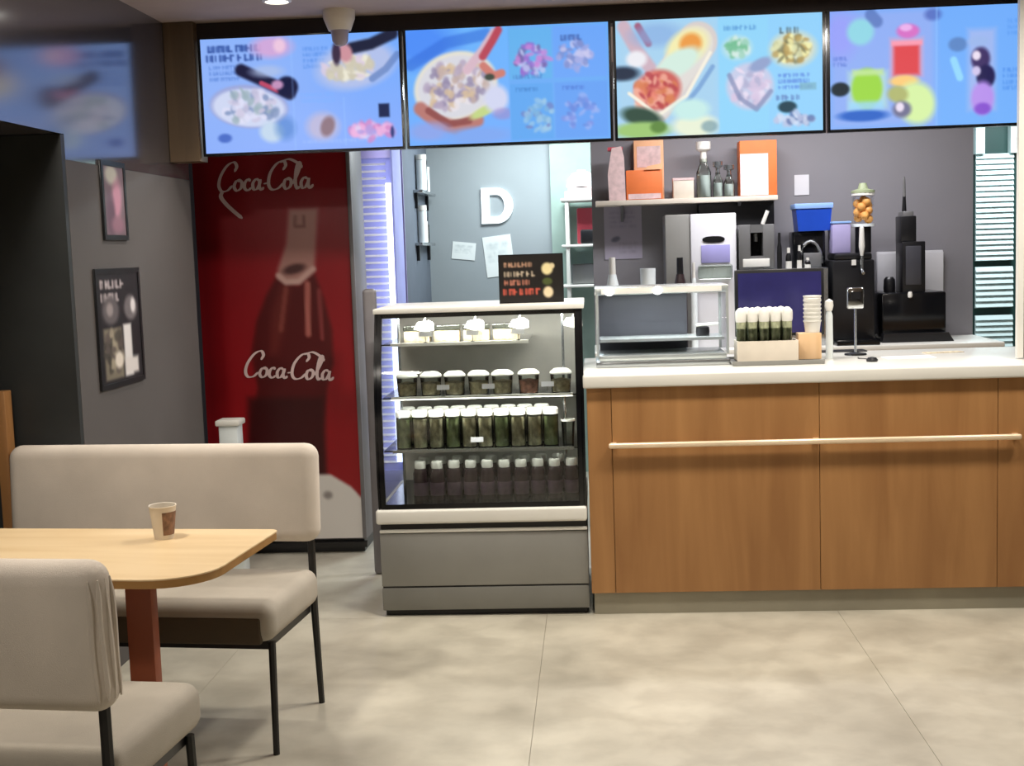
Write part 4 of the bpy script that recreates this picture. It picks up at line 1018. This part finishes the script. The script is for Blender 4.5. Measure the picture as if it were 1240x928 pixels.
# black tower machine
Y = 7.3; cx_, hw_ = span(1068, 1146, 390, Y); H = bz_(1105, 354, Y)-BZ
t = thing('shake_mixer', 'black stepped mixer tower with a thin spire on a wide base', 'mixer', (cx_, Y, BZ))
MB().box(-hw_, hw_, 0, .34, .012, H, .012).build('base', M['gloss_black'], t)
MB().prism([(-hw_-.01, 0), (hw_+.03, 0), (hw_, .05), (-hw_, .05)], 'y', -.05, .02).build('drip_tray', M['blackp'], t)
def seg_(x0p, x1p, y0p, y1p, mt, nm, d=.06, r=0):
    a = AY(x0p, y0p, Y+.08); b = AY(x1p, y1p, Y+.08)
    if r: MB().cyl((a.x+b.x)/2-cx_, .10, b.z-BZ, a.z-BZ, (b.x-a.x)/2, 14, (b.x-a.x)/2*.6).build(nm, mt, t)
    else: MB().box(a.x-cx_, b.x-cx_, .08-d/2, .08+d/2+.06, b.z-BZ, a.z-BZ, .006).build(nm, mt, t)
seg_(1090, 1118, 293, 356, M['blackp'], 'column', .1); seg_(1094, 1113, 298, 345, M['frameblack'], 'column_face', .108)
seg_(1089, 1108, 262, 294, M['blackp'], 'neck', .07); seg_(1092, 1105, 256, 266, M['greymetal'], 'collar', .06)
seg_(1093, 1099, 235, 258, M['blackp'], 'spire', r=1); seg_(1094, 1098, 214, 238, M['greymetal'], 'spire_tip', r=1)
x = AY(1103, 357, Y-.02).x; z = bz_(1103, 357, Y)
MB().lathe([(0, -.02), (.012, -.014), (.014, 0), (.01, .016), (0, .018)], 12).move(x-cx_, -.004, z-BZ).build('knob', M['white'], t)
# white cabinet behind mixer
Y2 = 7.66
cx2, hw2 = span(1062, 1142, 330, Y2); zt3 = bz_(1100, 304, Y2)
t = thing('white_cabinet', 'plain white cabinet against the wall behind the black mixer', 'cabinet', (cx2, Y2, BZ))
MB().box(-hw2, hw2, 0, .035, 0, zt3-BZ, .004).build('body', M['paper'], t)
MB().box(-hw2, -.006, -.008, 0, .02, zt3-BZ-.01, .002).box(.006, hw2, -.008, 0, .02, zt3-BZ-.01, .002).build('doors', M['paper'], t)
x = AY(1077, 340, 7.5).x
Hm = bz_(1105, 354, 7.3)-BZ
tag(MB().lathe([(0, 0), (.032, 0), (.034, .02), (.031, .07), (.02, .085), (0, .085)], 16).build('milk_frother', M['blackp']), 'small black frother on the mixer base, left of its column', 'frother', loc=(AY(1077, 340, 7.42).x, 7.42, BZ+Hm+.001))
# cups and bottles behind the showcase
for nm, lab, cat, xp0, xp1, yt, mt in (('white_bottle', 'translucent white bottle behind the showcase, left', 'bottle', 733, 750, 312, 'bowlwhite'), ('white_cup', 'plain white cup behind the middle of the showcase', 'cup', 775, 794, 325, 'bowlwhite'), ('dark_bottle', 'dark squat bottle in front of the white dispenser', 'bottle', 815, 832, 312, 'dark_drink'), ('thin_bottle', 'thin pale bottle right of the dark squat bottle', 'bottle', 836, 844, 318, 'bowlwhite')):
    Yb = 7.22; cx2, hw2 = span(xp0, xp1, 330, Yb); h = bz_((xp0+xp1)/2, yt, Yb)-BZ
    t = thing(nm, lab, cat, (cx2, Yb, BZ))
    if 'cup' in nm:
        MB().lathe([(0, 0), (hw2*.8, 0), (hw2, h), (hw2*.9, h), (hw2*.7, .01), (0, .01)], 18).build('cup', M[mt], t)
    else:
        MB().lathe([(0, 0), (hw2, 0), (hw2, h*.65), (hw2*.55, h*.82), (0, h*.82)], 16).build('body', M[mt], t)
        MB().lathe([(0, h*.82), (hw2*.5, h*.82), (hw2*.45, h), (0, h)], 12).build('cap', M['white'] if mt != 'dark_drink' else M['blackp'], t)
# wall shelf
Y = 7.46; a = AY(721, 241, Y); b = AY(942, 238, Y); zs = AY(830, 240, Y).z
t = thing('wall_shelf', 'long white shelf on the grey kitchen wall', 'shelf', ((a.x+b.x)/2, 7.7, zs)); hs = (b.x-a.x)/2
MB().box(-hs, hs, -.24, 0, -.028, 0, .003).build('board', M['cup'], t)
for x in (-hs*.7, hs*.6): MB().prism([(0, -.028), (-.18, -.028), (0, -.12)], 'x', x-.008, x+.008).build('bracket', M['greymetal'], t)
a = AY(846, 246, 7.56); b = AY(938, 274, 7.56)
tag(MB().box(-(b.x-a.x)/2, (b.x-a.x)/2, 0, .13, 0, zs-.03-b.z, .004).build('shade_box', M['blackp']), 'dark box put in as shade under the right of the wall shelf', 'shade_box', loc=((a.x+b.x)/2, 7.565, b.z))  # dark box put where only shade falls below the shelf
def cart(name, lab, cat, x0p, x1p, yt, Yc, d, mt, grp=None):
    cx2, hw2 = span(x0p, x1p, 210, Yc); h = AY((x0p+x1p)/2, yt, Yc).z-zs
    t = thing(name, lab, cat, (cx2, Yc, zs+.001)); MB().box(-hw2, hw2, 0, d, 0, h, .003).build('box', mt, t); return t, hw2, h
t, hw2, h = cart('carton', 'tall peach carton at the left of the wall shelf', 'box', 768, 804, 170, 7.6, .09, M['peach'])
MB().box(-hw2*.8, hw2*.8, -.002, 0, h*.55, h*.9).build('box_label', M['pink'], t)
t, hw2, h = cart('carton', 'open orange carton in front of the peach carton', 'box', 758, 802, 206, 7.49, .09, M['orange'])
MB().prism([(0, 0), (hw2*.9, 0), (hw2*1.05, .035), (.02, .02)], 'y', -.01, .04).move(0, 0, h).build('flap', M['peach'], t)
MB().box(-hw2*.9, hw2*.9, -.002, 0, .004, h*.2).build('box_label', M['pink'], t)
cx2, hw2 = span(736, 757, 210, 7.5); h = AY(745, 178, 7.5).z-zs
t = thing('paper_bag', 'pale pink paper bag at the left end of the wall shelf', 'bag', (cx2, 7.52, zs+.001))
MB().prism([(-hw2*.9, 0), (hw2, 0), (hw2*.9, h*.8), (hw2*.6, h), (-hw2*.5, h*.97), (-hw2, h*.5)], 'y', -.04, .05).build('bag', M['pink'], t)
MB().box(-hw2*.95, hw2*.75, -.03, .04, h*.93, h*.99).build('fold', M['red'], t)
t, hw2, h = cart('carton', 'low beige box in the middle of the wall shelf', 'box', 815, 840, 216, 7.52, .09, M['cup'])
MB().box(-hw2-.002, hw2+.002, -.003, .093, h-.012, h+.002).build('lid', M['pink'], t)
for nm, lab, x0p, x1p, yt, mt in (('carafe', 'glass carafe with tall white stopper on the wall shelf', 843, 861, 172, 'white'), ('carafe', 'grey glass jar beside the white-stoppered carafe', 863, 875, 196, 'steel'), ('carafe', 'grey glass jar next to the orange white-labelled box', 876, 889, 200, 'steel')):
    cx2, hw2 = span(x0p, x1p, 200, 7.55); h = AY((x0p+x1p)/2, yt, 7.55).z-zs
    t = thing(nm, lab, 'jar', (cx2, 7.55, zs+.001))
    MB().lathe([(0, 0), (hw2, 0), (hw2, h*.45), (hw2*.5, h*.62), (hw2*.5, h*.7)], 16).build('glass', M['jarglass'], t)
    MB().lathe([(0, .004), (hw2*.9, .004), (hw2*.9, h*.4), (0, h*.4)], 16).build('contents', M['bowlwhite'], t)
    MB().lathe([(0, h*.62), (hw2*.45, h*.64), (hw2*.4, h*.82), (hw2*1.0, h*.86), (hw2*1.0, h), (0, h)], 16).build('stopper', M[mt], t)
t, hw2, h = cart('carton', 'orange box with large white label at the right of the wall shelf', 'box', 896, 941, 170, 7.52, .13, M['orange'])
MB().box(-hw2*.98, hw2*.52, -.003, 0, .004, h*.76).build('box_label', M['lavpanel' if 0 else 'paper'], t)
# notice under shelf
a = AY(731, 251, 7.695); b = AY(778, 313, 7.695)
p = Paint(40, 56, (178, 172, 190)); p.E(.3, .62, .12, .05, (110, 110, 130), -20, .5); p.T(.15, .12, .85, .05, (150, 144, 170), 4, 3, .5); p.T(.4, .7, .9, .05, (150, 144, 160), 3, 4, .5)
t = thing('wall_notice', 'pale lavender printed notice on the wall under the shelf', 'notice', ((a.x+b.x)/2, 7.699, b.z)); wd = b.x-a.x; hg = a.z-b.z
MB().box(-wd/2, wd/2, -.003, 0, 0, hg).build('sheet', M['paper'], t)
sheet('print', p, wd, hg, M['print'], t, (-wd/2, -.0035, hg), (1, 0, 0), (0, 0, -1))

# ------------------------------------------------------------------ kitchen far room
DY = 9.2
a = AY(582, 228, DY-.02); b = AY(622, 270, DY-.02); wd = b.x-a.x; hg = a.z-b.z
outer = [(0, 0), (0, hg)]; inner = [(.055, .045), (.055, hg-.045)]
def dshape(x0, z0, x1, z1):
    pts = [(x0, z0)]; cy_ = (z0+z1)/2; ry = (z1-z0)/2; xm = x0+(x1-x0)*.48
    for k in range(17):
        an = -PI/2+PI*k/16; pts.append((xm+(x1-xm)*math.cos(an), cy_+ry*math.sin(an)))
    pts.append((x0, z1)); return pts
mb = MB(); po = dshape(0, 0, wd, hg); pi_ = dshape(.06, .05, wd-.062, hg-.05)
A = [[mb.bm.verts.new((x, y, z)) for x, z in pp] for pp in (po, pi_) for y in (-.02, 0)]
n = len(po)
for k in range(n):
    k2 = (k+1) % n
    mb.bm.faces.new((A[0][k], A[0][k2], A[2][k2], A[2][k])); mb.bm.faces.new((A[1][k], A[1][k2], A[3][k2], A[3][k]))
    mb.bm.faces.new((A[0][k], A[0][k2], A[1][k2], A[1][k])); mb.bm.faces.new((A[2][k], A[2][k2], A[3][k2], A[3][k]))
tag(mb.build('wall_letter', M['dglow'], smooth=False), 'white letter D mounted on the far kitchen wall', 'letter', loc=(a.x, DY-.001, b.z))
for lab, q4, rt in (('small tilted white note below and left of the letter D', (547, 294, 576, 314), .12), ('tall tilted white sheet below the letter D', (586, 286, 622, 334), -.10)):
    a = AY(q4[0], q4[1], DY-.01); b = AY(q4[2], q4[3], DY-.01); wd = b.x-a.x; hg = a.z-b.z
    p = Paint(20, 24, (222, 228, 226)); p.T(.1, .2, .9, .06, (170, 180, 180), 5, 3, .6)
    t = thing('pinned_note', lab, 'note', ((a.x+b.x)/2, DY, (a.z+b.z)/2))
    o = MB().box(-wd/2, wd/2, -.004, -.001, -hg/2, hg/2).rot(rt, 'Y').build('sheet', M['paper'], t)
    o = sheet('print', p, wd, hg, M['print'], t, (-wd/2, -.0045, hg/2), (1, 0, 0), (0, 0, -1)); o.rotation_euler = (0, rt, 0)
# shelves on the left partition with white containers
Yk = 8.35; px1 = pw.data.vertices[0].co.x
xs0 = max(v.co.x for v in pw.data.vertices)+.001
for k, (yp, x1p, lab) in enumerate(((233, 522, 'upper steel shelf on the left side of the kitchen'), (294, 522, 'lower steel shelf on the left side of the kitchen'))):
    x1 = AY(x1p, yp, 8.9).x; z = AY(x1p, yp, 8.9).z
    t = thing('side_shelf', lab, 'shelf', (xs0, 8.75, z))
    MB().box(0, x1-xs0, -.3, .4, -.02, 0, .003).build('board', M['steel'], t)
    MB().box(0, .02, -.25, -.22, -.12, -.02).box(0, .02, .3, .33, -.12, -.02).build('bracket', M['blackp'], t)
    for j, (xp, w_, hp, mt) in enumerate((((494, .035, 42, 'bowlwhite'), (506, .03, 36, 'blackp'), (513, .03, 30, 'bowlwhite')) if k == 0 else ((492, .03, 44, 'bowlwhite'), (500, .025, 30, 'white'), (510, .022, 22, 'blackp')))):
        Yj = 8.6+.12*j; x = max(AY(xp, yp, Yj).x, xs0+w_+.003); h = hp/1555*8.7
        tt = thing('kitchen_canister', ('%s canister from the left on the %s side shelf' % (ORD[j], ['upper', 'lower'][k])), 'canister', (x, Yj, z+.001))
        MB().lathe([(0, 0), (w_, 0), (w_, h*.85), (0, h*.85)], 14).build('body', M[mt], tt)
        MB().lathe([(0, h*.85), (w_*1.05, h*.86), (w_*1.02, h), (0, h)], 14).build('lid', M['white'] if mt == 'bowlwhite' else M['blackp'], tt)
# rack on the right with red packs and bowl
Yr = 8.75; xr = AY(687, 280, Yr).x
t = thing('storage_rack', 'white metal storage rack at the right of the far kitchen', 'rack', (xr, Yr, 0)); WR = .62
for x in (0, WR):
    for y in (0, .34): MB().box(x-.012, x+.012, y-.012, y+.012, 0, AY(687, 232, Yr).z).build('upright', M['white'], t)
zr = [AY(700, yp, Yr).z for yp in (240, 296, 345)]
for z in zr: MB().box(-.04, WR+.02, -.02, .36, z-.018, z, .004).build('shelf', M['white'], t)
def rackbox(nm, lab, cat, xp0, xp1, yt, li, mt, dy=.05, dp=.2):
    a = AY(xp0, 250, Yr+dy); b = AY(xp1, 250, Yr+dy); h = AY((xp0+xp1)/2, yt, Yr+dy).z-zr[li]
    return tag(MB().box(-(b.x-a.x)/2, (b.x-a.x)/2, 0, dp, 0, max(.03, h), .012).build(nm, mt), lab, cat, loc=((a.x+b.x)/2, Yr+dy, zr[li]+.001))
rackbox('plastic_tub', 'pinkish tub on the top shelf of the white rack', 'tub', 688, 722, 226, 0, M['pink'])
z0 = zr[0]+AY(705, 226, Yr+.05).z-zr[0]+.002
t = thing('mixing_bowl', 'upturned white bowl on the pinkish tub on the rack', 'bowl', (AY(704, 200, Yr+.15).x, Yr+.15, max(z0, zr[0]+.032)))
MB().lathe([(.1, 0), (.108, .0), (.1, .05), (.07, .09), (.03, .105), (0, .107)], 20).build('bowl', M['bowlwhite'], t)
MB().lathe([(.02, .107), (.03, .107), (.03, .116), (.0, .116)], 14).build('foot_ring', M['bowlwhite'], t)
rackbox('red_pack', 'red wrapped pack on the middle shelf of the white rack', 'pack', 698, 722, 252, 1, M['red'], .1)
rackbox('black_box', 'black box in front of the red pack on the rack', 'box', 702, 724, 278, 1, M['blackp'], .0, .08)
rackbox('grey_tub', 'grey tub on the lowest visible shelf of the white rack', 'tub', 690, 722, 320, 2, M['greymetal'])
